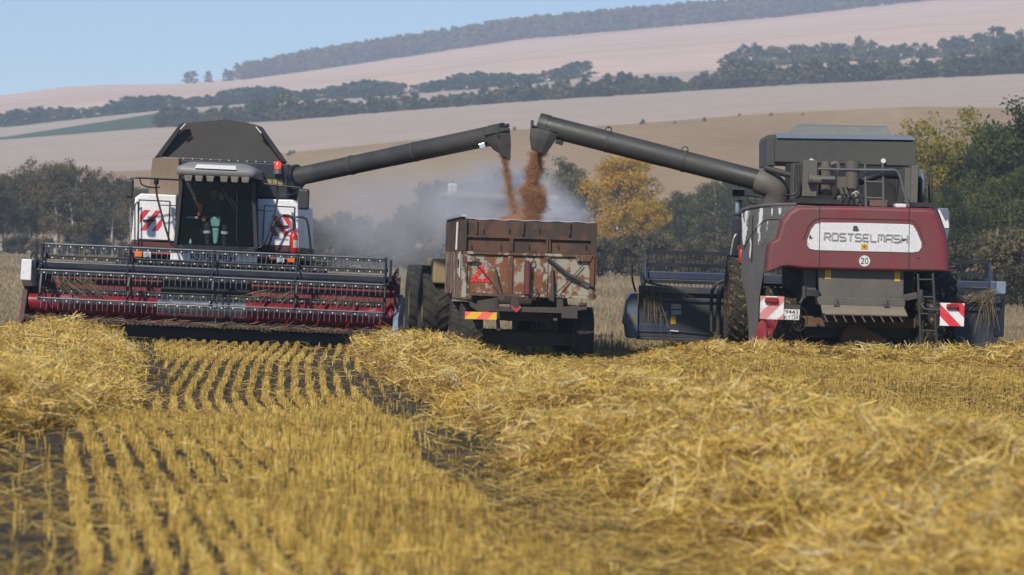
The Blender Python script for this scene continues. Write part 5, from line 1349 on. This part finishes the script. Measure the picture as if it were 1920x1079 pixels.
# mirrors and handrail on the left
m = MB(); hose(m,F,[(1397,367,5.5),(1425,370,5.2),(1432,378,5.0)],.018); hose(m,F,[(1398,367,5.5),(1408,381,5.2),(1428,384,5.0)],.018); ar = build('mirror_arm', m, M_hose, RC)
m = MB(); x0,x1,z0,z1 = F.rect(1371.5,354,1397,369.5,5.5); m.box(x0,x1,5.5,5.6,z0,z1); x0b,x1b,z0b,z1b = F.rect(1377.5,373,1391,406.5,5.5); m.box(x0b,x1b,5.5,5.6,z0b,z1b); m.bar(((x0b+x1b)/2,5.58,z1b),((x0b+x1b)/2,5.58,z0),.02); build('mirror', m, plain('mirror_shell',(.035,.034,.033),.45), ar, .03, 3)
m = MB(); m.box(x0+.02,x1-.02,5.492,5.499,z0+.02,z1-.02); m.box(x0b+.02,x1b-.02,5.492,5.499,z0b+.02,z1b-.02); build('mirror_face', m, M_mirror, ar)
m = MB(); hose(m,F,[(1364,522,4.8),(1370,480,4.8),(1376,448,4.8),(1384,438,4.8),(1399,436,4.6)],.022); build('handrail', m, plain('bare_rail',(.33,.32,.29),.4,.4), RC)
FE = empty('fire_extinguisher', F.M); tag(FE, 'small red fire extinguisher clipped to the left flank of the red combine', 'fire extinguisher')
m = MB(); a, c = F.p(1391,493,1.35), F.p(1391,466,1.35); m.tube([a,a+Vector((0,0,.02)),c-Vector((0,0,.03)),c],[.055,.062,.062,.03],14); build('cylinder', m, M_extred, FE)
m = MB(); m.cyl(c,c+Vector((0,0,.05)),.018,None,8); hose(m,F,[(1391,464,1.3),(1386,462,1.3),(1383,468,1.3)],.012); build('valve_handle', m, M_extred, FE)
# ---- header beyond
hy = 6.4
m = MB(); xl, xr = F.p(1196,600,hy).x, F.p(1874,600,hy).x; zt = F.p(1280,551,hy).z; zb_ = F.p(1280,634,hy).z
m.box(xl,xr,hy,hy+.12,zb_,zt); m.box(xl,xr,hy,hy+1.2,zb_-.06,zb_-.002)
HD = build('header', m, paint('header_dark',(.036,.040,.050),(.065,.058,.05),.6,1.5,.42), RC, .01)
m = MB(); m.box(xl,xr,hy-.14,hy+.1,zt+.003,zt+.14); m.box(xl,xr,hy-.06,hy-.003,zt-.16,zt-.08); build('top_beam', m, paint('beam_navy',(.035,.042,.06),(.08,.07,.06),.5,2,.4), HD, .015)
x0,x1,z0,z1 = F.rect(1197,607,1253,624,hy); m = MB(); m.box(x0,x1,hy-.03,hy-.003,z0,z1); build('lower_panel', m, M_blue, HD, .008)
for sg in (1,):
    m = MB(); P = F.poly([(1178,562),(1184,551),(1196,550),(1196,634),(1178,635),(1175,612),(1171,608)],hy-.1); m.prism(P,hy-.1,hy+1.6); build('crop_divider', m, paint('divider_bluegrey',(.10,.14,.20),(.10,.09,.08),.6,2,.4), HD, .015)
m = MB(); x0,x1,z0,z1 = F.rect(1869,528,1886,552,hy); m.box(x0,x1,hy,hy+.9,z0,z1); build('drive_shield', m, M_bluegrey, HD, .02)
m = MB(); x0,x1,z0,z1 = F.rect(1866,551,1882,632,hy); m.box(x0,x1,hy-.02,hy+1.6,z0,z1); build('end_panel', m, M_navy, HD, .02)
c = F.p(1246,588.5,hy); sticker(F,(1240,583,1252.5,593),hy-.004,'approval_sticker',plain('sticker_dark',(.05,.05,.05),.5),HD)
m = MB(); lettering(m,'C',c.x-.055,c.x-.0,c.z-.032,c.z+.032,hy-.012,.16,.004); lettering(m,'E',c.x+.015,c.x+.07,c.z-.032,c.z+.032,hy-.012,.16,.004); build('lettering', m, M_label, HD)
for r in ((1258.5,570,1277,579.5),(1258.5,582,1277,590.5)): sticker(F,r,hy-.004,'data_label',paint('worn_label',(.45,.45,.44),(.15,.15,.15),.6,20,.5),HD)
sticker(F,(1258,592,1267,608),hy-.004,'warning_sticker',M_yellow,HD)
sticker(F,(1182,593,1190,607),hy-.104,'warning_sticker',plain('old_yellow',(.25,.15,.03),.6),HD)
m = MB(); a, c = F.p(1256,620,hy-.03), F.p(1334,627,hy-.03); m.bar(a,c,.03); build('rod', m, M_dgrey, HD)
m = MB(); a, c = F.p(1256,620,hy-.05), F.p(1272,621.5,hy-.05); m.bar(a,c,.035,.02); build('reflector', m, M_label, HD)
m = MB()
hose(m,F,[(1334,622,hy-.6),(1334,560,hy-.6),(1338,540,hy-.6),(1348,530,hy-.6),(1362,526,hy-.6),(1384,524,hy-.6)],.035); hose(m,F,[(1346,625,hy-.6),(1348,560,hy-.6),(1353,535,hy-.6)],.05); m.bar(F.p(1340,622,hy-.6),F.p(1345,632,hy-.6),.2,.1); hose(m,F,[(1352,560,hy-.5),(1355,545,hy-.5),(1365,538,hy-.5)],.025)
build('ladder_frame', m, M_dgrey, RC)
# reel
ry = hy+1.3
bars = []
rx0, rx1 = F.p(1209,480,ry).x, F.p(1856,500,ry).x
tz = F.p(1290,517.5,ry).z
for yy, dy in ((474,0.0),(497.5,.5),(529,-.5),(548,.3),(563,-.3)):
    z = F.p(1290,yy,ry+dy).z; bars.append((ry+dy,z))
    m = MB(); m.box(rx0,rx1,ry+dy-.03,ry+dy+.03,z-.045,z+.03); m.m = 1
    for k in range(80): x = rx0+.06+(rx1-rx0-.12)*k/79; m.tube([(x,ry+dy,z-.03),(x+.01,ry+dy+.02,z-.23)],.006,5)
    build('reel_bar', m, [M_navy, M_black], HD)
m = MB(); m.box(rx0,rx1,ry-.10,ry+.10,tz-.085,tz+.075); build('reel_tube', m, M_blue, HD, .02)
for px in (1209,1375,1535,1695,1856):
    x = F.p(px,500,ry).x; m = MB(); order=[0,1,3,4,2]
    for i,k in enumerate(order):
        y,z = bars[k]; y2,z2 = bars[order[(i+1)%5]]; m.bar((x,ry,tz),(x,y,z),.05,.05); m.bar((x,y,z),(x,y2,z2),.03,.03)
    build('reel_spider', m, M_blue, HD)
for px, sx in ((1203,-1),(1862,1)):
    x = F.p(px,500,ry).x; m = MB(); m.bar((x,hy,zt+.05),(x,ry,tz+.03),.06,.12); m.bar((x,hy+.3,zt+.1),(x,hy+.4,tz+.25),.04); build('reel_arm', m, M_navy, HD)
m = MB(); hose(m,F,[(1192,548,hy),(1186,525,hy),(1185,497,hy)],.02); hose(m,F,[(1186,516,hy),(1195,512,hy),(1202,511,hy)],.016); hose(m,F,[(1204,512,hy),(1215,530,hy-.2),(1260,538,hy-.2)],.02); hose(m,F,[(1862,525,hy),(1866,512,hy),(1869,503,hy)],.02); build('hydraulic_hose', m, M_hose, HD)
straw_tuft([F.p(1206,548,hy-.2),F.p(1240,548,hy-.2)],45,.03,.75,F.M,'dry stems hanging over the left back of the blue header',11,(.0,-.15,-1))
straw_tuft([F.p(1250,538,hy-.25),F.p(1270,544,hy-.25)],28,.025,.75,F.M,'dry bunch slanting down across the dark blue header back',12,(.85,-.2,-.5))
straw_tuft([F.p(1800,557,hy-.2),F.p(1872,545,hy-.2)],80,.03,.55,F.M,'matted dry stems draped over the right end of the blue header',13,(-.5,-.2,-.35))
straw_tuft([F.p(1835,555,hy-.2),F.p(1865,552,hy-.2)],36,.03,.85,F.M,'dry stems hanging down at the right end of the blue header',14,(.0,-.1,-1))

# ================================================================ GRAIN TRAILER
F = Frame(990, 60, 0.0, tilt=-.3, yaw=4.3)
TR = empty('grain_trailer', F.M)
tag(TR, 'rusty tipping grain trailer seen from behind being filled from both sides', 'trailer')
def rusty(name, base, rust, lo, hi, sc):
    m, n, p = nodes(name)
    a = noise(n, sc, 10, None, rough=.68); b_ = noise(n, sc*.45, 6, (1,1,.35)); g = noise(n, sc*9, 4)
    ad = n.nodes.new('ShaderNodeMath'); ad.operation='ADD'; n.links.new(a,ad.inputs[0]); n.links.new(b_,ad.inputs[1])
    k = ramp(n, ad.outputs[0], [(lo,(0,0,0)),(hi,(1,1,1))])
    rc_ = ramp(n, g, [(.3,rust),(.55,(rust[0]*1.45,rust[1]*1.3,rust[2]*1.15)),(.75,(rust[0]*.45,rust[1]*.45,rust[2]*.5))])
    bc = ramp(n, g, [(.3,tuple(q*.75 for q in base)),(.7,base)])
    n.links.new(mixc(n,k,bc,rc_), p.inputs['Base Color']); p.inputs['Roughness'].default_value=.75; bump(n,p,g,.25,.006)
    return m
M_rust = rusty('rust_brown', (.055,.035,.026), (.072,.038,.024), 0.94, 1.2, 4.0)
M_rustwhite = rusty('rusty_white', (.34,.31,.245), (.13,.052,.022), 0.94, 1.19, 5.5)
M_railw = rusty('rusty_rail', (.36,.33,.27), (.085,.042,.024), .93, 1.2, 6.0)
M_chassis = paint('chassis_grey', (.045,.040,.036), (.12,.09,.065), .6, 2.5, .7)
LEN = 5.6
x0,x1,z0,z1 = F.rect(868,412,1119,478,0); zt, zm = z1, z0
_,_,zbt,_ = F.rect(868,554,1119,556,0)
m = MB(); m.box(x0+.06,x1-.06,.03,.09,zm,zt); m.box(x0,x0+.05,.09,LEN,zm,zt+.05); m.box(x1-.05,x1,.09,LEN,zm,zt); m.box(x0+.06,x1-.06,LEN-.06,LEN,zm,zt+.05)
EX = build('upper_wall', m, M_rust, TR)
m = MB()
def hrib(y0_,y1_,h=.035,dy=-.03): 
    a = F.p(872,y0_,0); m.box(x0+.05,x1-.05,dy,.03,a.z-h/2,a.z+h/2)
hrib(443,448); hrib(476,478,.03)
for px, ya, yb in ((893.5,413,441),(981,414,442),(1068,416,444),(957.5,445,474),(961,445,474),(1026,446,476),(1031,446,476)):
    a, c = F.p(px,ya,0), F.p(px,yb,0); m.box(a.x-.017,a.x+.017,-.025,.03,c.z+.02,a.z-.01)
for px in (869.5,1114): 
    a = F.p(px,414,0); m.box(a.x-.05,a.x+.06,-.04,.09,zm,zt)
for px in (906,954,1011,883,938,991,1046,1098): 
    a = F.p(px,432 if px in (906,954,1011) else 462,0); m.tube([a+Vector((0,0,.05)),a+Vector((0,-.02,0)),a+Vector((.01,-.0,-.05))],.01,6)
for k in range(7): m.box(x0-.025,x0,.4+k*.82,.46+k*.82,zm,zt); m.box(x1,x1+.025,.4+k*.82,.46+k*.82,zm,zt)
build('rib', m, M_rust, EX)
m = MB(); pts=[]; 
for k in range(21):
    u = k/20; pts.append((x0+.05+(x1-x0-.1)*u, .06, zt+.012+.010*math.sin(k*1.9)))
m.loft([[(x,y-.04,z),(x,y+.05,z+.015),(x,y+.05,z-.02)] for x,y,z in pts],True,False)
m.box(x0-.03,x0+.08,.0,LEN,zt+.055,zt+.10); m.box(x0+.09,x1-.07,LEN-.1,LEN+.02,zt+.055,zt+.12)
build('tarpaulin_edge', m, paint('pale_tarp',(.40,.44,.52),(.3,.28,.25),.4,4,.5), TR)
m = MB(); m.box(x0+.07,x1-.07,.0,.07,zbt+.06,zm-.06); m.box(x0,x0+.06,.08,LEN,zbt,zm-.004); m.box(x1-.06,x1,.08,LEN,zbt,zm-.004); m.box(x0+.06,x1-.06,.1,LEN,zbt,zbt+.07)
TG = build('tailgate', m, M_rustwhite, TR)
m = MB(); m.box(x0+.02,x1-.02,-.05,.075,zm-.058,zm-.006); m.box(x0+.05,x1-.05,-.045,.072,zbt,zbt+.055)
for px, w_ in ((957,.05),(1023,.045)): a = F.p(px,500,0); m.box(a.x-w_/2-.02,a.x+w_/2+.02,-.03,.0,zbt+.056,zm-.06)
for px in (871,1110): a = F.p(px,500,0); m.box(a.x-.045,a.x+.045,-.06,.08,zbt-.04,zm-.059)
for px in (879,1117): a = F.p(px,500,0); m.box(a.x-.022,a.x+.022,-.02,.08,zbt,zm-.06)
build('gate_frame', m, M_railw, TG, .006)
m = MB()
for sx, px in ((1,867),(-1,1112)):
    a = F.p(px,485,-.05); m.prism([(a.x,a.z+.06),(a.x+sx*.12,a.z+.05),(a.x+sx*.34,a.z+.0),(a.x+sx*.32,a.z-.05),(a.x+sx*.05,a.z-.06)],-.085,-.062)
build('hinge_plate', m, M_railw, TG, .006)
m = MB(); a = F.poly([(904,495),(920.5,530),(882,528.5)],-.04); c = F.poly([(904,509),(911,523.5),(894.5,523)],-.04)
for i in range(3): j_=(i+1)%3; m.add([(a[i][0],-.012,a[i][1]),(a[j_][0],-.012,a[j_][1]),(c[j_][0],-.012,c[j_][1]),(c[i][0],-.012,c[i][1]),(a[i][0],.0,a[i][1]),(a[j_][0],.0,a[j_][1])],[(0,1,2,3),(0,4,5,1)])
wt = build('warning_triangle', m, paint('reflector_red',(.80,.04,.02),(.4,.1,.05),.2,9,.3), TG)
m = MB()
for i in range(3):
    j_=(i+1)%3
    for k in range(1,6):
        u = k/6; P = Vector(a[i]).lerp(Vector(a[j_]),u); u2 = min(1,max(0,(u+(.08 if k%2 else -.08)-.18)/.64)); Q = Vector(c[i]).lerp(Vector(c[j_]),u2); m.ribbon([(P.x,P.y),(Q.x,Q.y)],.010,-.0145,-.012)
build('reflector_line', m, plain('dark_red',(.16,.01,.01),.5), wt)
m = MB(); c = F.p(912,496.5,0); font_text(m,'15',c.x,c.z,.085,-.003,1.1); build('lettering', m, plain('faded_ink',(.06,.05,.045),.7), TG)
m = MB(); a, c = F.p(989.5,494,-.09), F.p(989,552,-.09); m.cyl(a,c,.068,None,20); m.cyl(a-Vector((0,0,0)),a+Vector((0,0,.05)),.03,None,12); m.cyl(c,c-Vector((0,0,.09)),.035,None,12); HC = build('hydraulic_cylinder', m, paint('cylinder_red',(.13,.026,.024),(.08,.05,.04),.6,3,.5), TR)
m = MB(); hose(m,F,[(984,483,-.06),(985,491,-.1),(990,494,-.1),(1000,491,-.1),(1001,484,-.06)],.012); hose(m,F,[(992,548,-.1),(1003,556,-.12),(1008,545,-.1),(1003,541,-.08)],.012); c = F.p(992,561,-.1); m.tube([c+Vector((.12*math.cos(q),.04*math.sin(q),.03*math.sin(q))) for q in np.linspace(0,2*math.pi,17)],.014,6); build('hose_loop', m, M_black, HC)
m = MB()
for pts, r_ in (([(928,500,-.06),(932,530,-.1),(941,556,-.14)],[.014,.034,.03]),([(1036,502,-.06),(1036,530,-.1),(1037,566,-.14)],[.014,.034,.03]),([(1027,484,-.08),(1066,516,-.1),(1112,538,-.1)],[.03,.036,.022]),([(1094,497,-.05),(1060,534,-.06),(1033,558,-.1)],[.009,.009,.009]),([(884,484,-.05),(921,528,-.06),(940,558,-.1)],[.009,.009,.009])): m.tube(pipe(F,pts,0),r_,8)
c = F.p(940,558,-.14); m.cyl(c+Vector((0,-.03,0)),c+Vector((0,.03,0)),.06,None,14); c = F.p(1033,560,-.14); m.cyl(c+Vector((0,-.03,0)),c+Vector((0,.03,0)),.045,None,14)
build('locking_bar', m, M_chassis, TR)
m = MB(); m.prism(F.poly([(880,565),(895,571),(895,565),(930,559),(936,560),(936,575),(1044,577),(1044,561),(1056,561),(1056,576),(1100,571),(1101,581),(1083,583),(1083,598),(1053,597),(1053,588),(936,584),(897,585),(882,575)],-.1),-.1,.05)
m.prism(F.poly([(959,565),(962,555),(969,555),(972,565),(976,577),(955,577)],-.12),-.13,-.1); m.bar(F.p(1085,571,-.1),F.p(1101,570,-.1),.05)
a=F.p(960,562,0); m.box(x0+.55,x0+.70,.1,LEN,a.z-.15,zbt-.02); m.box(x1-.70,x1-.55,.1,LEN,a.z-.15,zbt-.02)
x0b,x1b,z0b,z1b = F.rect(936,584,1040,604,.5); m.box(x0b,x1b,.6,1.2,z0b,z1b)
build('chassis', m, M_chassis, TR, .006)
m = MB(); a = F.poly([(958,573.5),(968,578.5),(976,573.5),(977,578.5),(968,586.5),(959,579)],-.14); m.prism(a,-.142,-.135); build('reflector', m, plain('dull_red',(.40,.05,.05),.5), TR)
m = MB(); x0b,x1b,z0b,z1b = F.rect(872,584.5,931,600,-.2); m.box(x0b,x1b,-.21,-.19,z0b,z1b); build('warning_board', m, stripes('trailer_board',(.85,.14,.10),(.75,.45,.03),.30,.7071,-.7071,.5,.1,.25), TR)
m = MB(); m.bar(F.p(930,560,-.1),F.p(935,620,.0),.07); m.bar(F.p(1041,598,0),F.p(1041,622,.4),.08); build('stay', m, M_chassis, TR)
m = MB(); a,c = F.p(880,632,1.1), F.p(1090,634,1.1); m.bar((a.x,1.1,a.z),(c.x,1.1,a.z),.22,.24); m.bar((a.x,4.5,a.z),(c.x,4.5,a.z),.2,.2); build('axle', m, paint('axle_brown',(.06,.045,.035),(.12,.08,.055),.6,3,.8), TR, .02)
M_tr_rub = paint('trailer_tyre',(.026,.024,.021),(.10,.08,.06),.7,5,.85)
for px, dy in ((882,1.1),(1089,1.1),(882,4.5),(1089,4.5)):
    a = F.p(px,630,1.1); wheel(TR,(a.x,dy,.50),.52,.42,M_tr_rub,M_chassis,26)
m = MB(); a = F.poly([(850,482),(861.5,476),(861,525),(852,518.5)],1.0)
pA = F.p(861,500,.35)
xs0 = x0-.012
m.add([(xs0,.25,zm-.02),(xs0,.95,zm-.07),(xs0,.95,zm-.42),(xs0,.25,zm-.50)]+[(xs0-.01,y,z) for y,z in ((.25,zm-.02),(.95,zm-.07),(.95,zm-.42),(.25,zm-.50))],[(0,1,2,3),(7,6,5,4),(0,4,5,1),(1,5,6,2),(2,6,7,3),(3,7,4,0)])
mk = build('marker_plate', m, M_label, TR)
m = MB(); m.box(xs0-.016,xs0-.0105,.40,.80,zm-.32,zm-.16); build('symbol', m, M_ink, mk)
m = MB(); m.tube([(x0-.05,1.0,zm+.02),(x0-.04,1.0,zm+.55)],.02,8); build('marker_rod', m, M_label, TR)
# load of grain in the box
gx_ = np.linspace(x0+.08,x1-.08,24); gy_ = np.linspace(.12,LEN-.1,40)
GV=[]; 
for y in gy_:
    for x in gx_: GV.append((x,y,zt-.16+.34*math.exp(-((x-(x0+x1)/2+.05)**2/.35+(y-2.6)**2/1.6))+.01*math.sin(x*19+y*13)))
GF=[(j*24+i,j*24+i+1,(j+1)*24+i+1,(j+1)*24+i) for j in range(39) for i in range(23)]
m = MB(); m.add(GV,GF,True)
def grain_mat():
    mm, n, p = nodes('wheat_grain'); f = noise(n, 60, 3); g = noise(n, 5, 4)
    n.links.new(ramp(n,f,[(.3,(.17,.070,.025)),(.6,(.34,.15,.055)),(.8,(.46,.24,.10))]), p.inputs['Base Color']); p.inputs['Roughness'].default_value=.6; bump(n,p,f,.6,.01); return mm
M_grain = grain_mat()
gh = build('grain_heap', m, M_grain); gh.matrix_world = F.M; tag(gh, 'heap of red brown grain filling the trailer box', 'grain', kind='stuff')

# falling grain: thousands of kernels round a ragged core
M_kernel = straw_mat('grain_kernels', [(0,(.24,.12,.06)),(.4,(.46,.26,.145)),(.8,(.60,.37,.22)),(1,(.68,.48,.31))], .45)
def stream(path, n, label, seed, dens, dep=1.0):
    rng = np.random.default_rng(seed)
    P = np.array([list(at(px,py,d)) for px,py,d,w in path]); Wd = np.array([w/FPX*d for px,py,d,w in path])
    seg = np.linalg.norm(np.diff(P,axis=0),axis=1); cum = np.concatenate([[0],np.cumsum(seg)])
    t = rng.random(n)*cum[-1]
    c = np.stack([np.interp(t,cum,P[:,i]) for i in range(3)],1); w = np.interp(t,cum,Wd)
    clump = 1+.22*np.sin(t*17+seed)+.16*np.sin(t*41)
    r = np.abs(rng.normal(0,.52,n)); a = rng.uniform(0,2*np.pi,n); r = np.minimum(r,1.25)
    c += np.stack([np.cos(a)*r*w*clump, np.sin(a)*r*w*dep, rng.normal(0,.02,n)],1)
    s = rng.uniform(.0035,.0055,n)[:,None]
    u = rng.normal(size=(n,3)); u/=np.linalg.norm(u,axis=1,keepdims=True); v=np.cross(u,rng.normal(size=(n,3))); v/=np.linalg.norm(v,axis=1,keepdims=True)
    V = np.stack([c-u*s*1.3,c-v*s,c+u*s*1.3,c+v*s],1)
    o = quads('grain_stream', V, M_kernel, np.clip(rng.normal(.55,.14,n),0,1)); tag(o,label,'grain',kind='stuff')
stream([(944,289,64.9,9),(948,310,64.9,9),(952,335,64.9,11),(957,365,64.9,15),(966,398,64.8,20),(972,420,64.8,22)],32000,'thin dusty stream of grain falling from the left auger spout',1,1)
stream([(1008,285,60.8,14),(1004,305,60.8,15),(999,330,60.8,16),(998,350,60.8,17),(997,358,60.8,25),(999,372,60.8,27),(1000,388,60.8,22),(997,412,60.8,22),(996,424,60.8,22)],170000,'thick orange brown stream of grain falling from the right auger spout',2,1)
stream([(1003,355,60.7,18),(1011,370,60.7,13),(1013,392,60.7,9)],34000,'stray kernels bursting out to the right of the grain stream',4,1)
stream([(983,352,60.7,9),(986,362,60.7,12),(992,374,60.7,10)],18000,'stray kernels bursting out to the left of the grain stream',5,1)

# ================================================================ TRACTOR ahead of the trailer
F = Frame(925, 68.0, 0.0, yaw=6.0)
TC = empty('tractor', F.M)
tag(TC, 'big articulated tractor veiled in dust ahead of the trailer with yellow fenders', 'tractor')
M_trblue = paint('tractor_blue',(.13,.17,.22),(.2,.19,.17),.5,2,.4); M_trcream = paint('tractor_cream',(.36,.33,.25),(.3,.27,.22),.4,2,.5); M_tryel = paint('tractor_yellow',(.27,.21,.10),(.24,.2,.14),.6,2,.5)
x0,x1,z0,z1 = F.rect(843,372,1036,470,2.6); m = MB(); m.box(x0,x1,2.6,4.4,z0,z1); CB = build('cab', m, M_trblue, TC, .06)
m = MB(); a = (x1-x0)/3
for k in range(3): m.box(x0+a*k+.07,x0+a*(k+1)-.07,2.585,2.615,z0+.45,z1-.12)
build('window', m, plain('dark_glass',(.05,.06,.07),.1), CB)
m = MB(); m.box(x0-.08,x1+.08,2.4,4.6,z1+.003,z1+.14); build('roof', m, M_trcream, CB, .05)
for px in (849,):
    c = F.p(px,356,2.5); m = MB(); m.box(c.x-.1,c.x+.1,2.5,2.7,c.z-.14,c.z+.14); build('work_lamp', m, M_label, CB, .03)
m = MB(); x0,x1,z0,z1 = F.rect(850,470,1030,590,1.2); m.box(x0+.5,x1-.5,.2,7.2,z0+.2,z1); m.box(x0+.3,x1-.3,4.5,7.3,z1-.1,z1+.9); build('body', m, M_tryel, TC, .05)
for px in (823,1030):
    c = F.p(px,510,1.2); m = MB(); m.box(c.x-.18,c.x+.30 if px<900 else c.x+.18,.5,2.3,c.z-.25,c.z+.28); build('fender', m, M_tryel, TC, .04)
    for dy in (1.4,5.4): q = F.p(px-8 if px<900 else px,560,1.4); wheel(TC,(q.x,dy,.86),.87,.62,M_rubber,M_tryel,22)
m = MB(); c = F.p(1020,372,4.6); m.tube([(c.x,5.0,1.9),(c.x,5.0,3.6)],.07,12); build('exhaust_pipe', m, M_dgrey, TC)
m = MB(); m.bar((.0,.3,.7),(.2,-1.9,.7),.16,.16); build('drawbar', m, M_chassis, TC)

# ================================================================ air: dust of the falling grain, haze
def dust(name, label, c, rad, dens, col, seed, nscale):
    m = MB(); rings = []
    for i in range(1,12):
        th = math.pi*i/12; rings.append([(math.sin(th)*math.cos(2*math.pi*k/24), math.sin(th)*math.sin(2*math.pi*k/24), math.cos(th)) for k in range(24)])
    m.loft(rings[::-1], True, True)
    mt = bpy.data.materials.new(name); mt.use_nodes = True; n = mt.node_tree; n.nodes.clear()
    o_ = n.nodes.new('ShaderNodeOutputMaterial'); v = n.nodes.new('ShaderNodeVolumePrincipled'); n.links.new(v.outputs[0], o_.inputs['Volume'])
    v.inputs['Color'].default_value = rgb(col); v.inputs['Anisotropy'].default_value = .1
    tc = n.nodes.new('ShaderNodeTexCoord')
    ln = n.nodes.new('ShaderNodeVectorMath'); ln.operation='LENGTH'; n.links.new(tc.outputs['Object'], ln.inputs[0])
    nz = n.nodes.new('ShaderNodeTexNoise'); nz.inputs['Scale'].default_value = nscale; nz.inputs['Detail'].default_value = 4; nz.inputs['Roughness'].default_value=.6
    nz.noise_dimensions = '4D'; nz.inputs['W'].default_value = seed; n.links.new(tc.outputs['Object'], nz.inputs['Vector'])
    fall = n.nodes.new('ShaderNodeMapRange'); fall.interpolation_type='SMOOTHSTEP'; fall.inputs['From Min'].default_value=1.0; fall.inputs['From Max'].default_value=.15; n.links.new(ln.outputs['Value'], fall.inputs[0])
    nr_ = n.nodes.new('ShaderNodeMapRange'); nr_.inputs['From Min'].default_value=.36; nr_.inputs['From Max'].default_value=.68; n.links.new(nz.outputs[0], nr_.inputs[0])
    mu = n.nodes.new('ShaderNodeMath'); mu.operation='MULTIPLY'; n.links.new(fall.outputs[0],mu.inputs[0]); n.links.new(nr_.outputs[0],mu.inputs[1])
    m2 = n.nodes.new('ShaderNodeMath'); m2.operation='MULTIPLY'; m2.inputs[1].default_value=dens; n.links.new(mu.outputs[0],m2.inputs[0]); n.links.new(m2.outputs[0], v.inputs['Density'])
    o = build(name, m, mt); o.location = c; o.scale = rad
    tag(o, label, 'dust', kind='stuff')
dust('dust_cloud','pale dust billowing from the grain falling into the trailer', at(935,395,66.5), (1.9,2.4,1.3), 2.6, (.93,.95,.98), 1.0, 1.6)
dust('dust_cloud','thin dust drifting left from the trailer over the far field', at(735,420,74), (3.6,6.0,1.9), .28, (.86,.87,.90), 2.3, 1.8)
dust('dust_cloud','low dust blowing out over the right wall of the trailer', at(1050,402,65), (.95,2.0,.55), 1.8, (.86,.90,.97), 4.1, 1.6)
HZ = MB(); HZ.box(-1500,1500,-40,3300,-4,330)
mt = bpy.data.materials.new('haze_air'); mt.use_nodes = True; n = mt.node_tree; n.nodes.clear()
o_ = n.nodes.new('ShaderNodeOutputMaterial'); v = n.nodes.new('ShaderNodeVolumePrincipled'); n.links.new(v.outputs[0], o_.inputs['Volume'])
v.inputs['Color'].default_value = (.62,.77,.99,1); v.inputs['Density'].default_value = .00030; v.inputs['Anisotropy'].default_value = .0
hz = build('haze', HZ, mt); tag(hz, 'thin bluish haze over the whole valley', 'haze', kind='stuff')
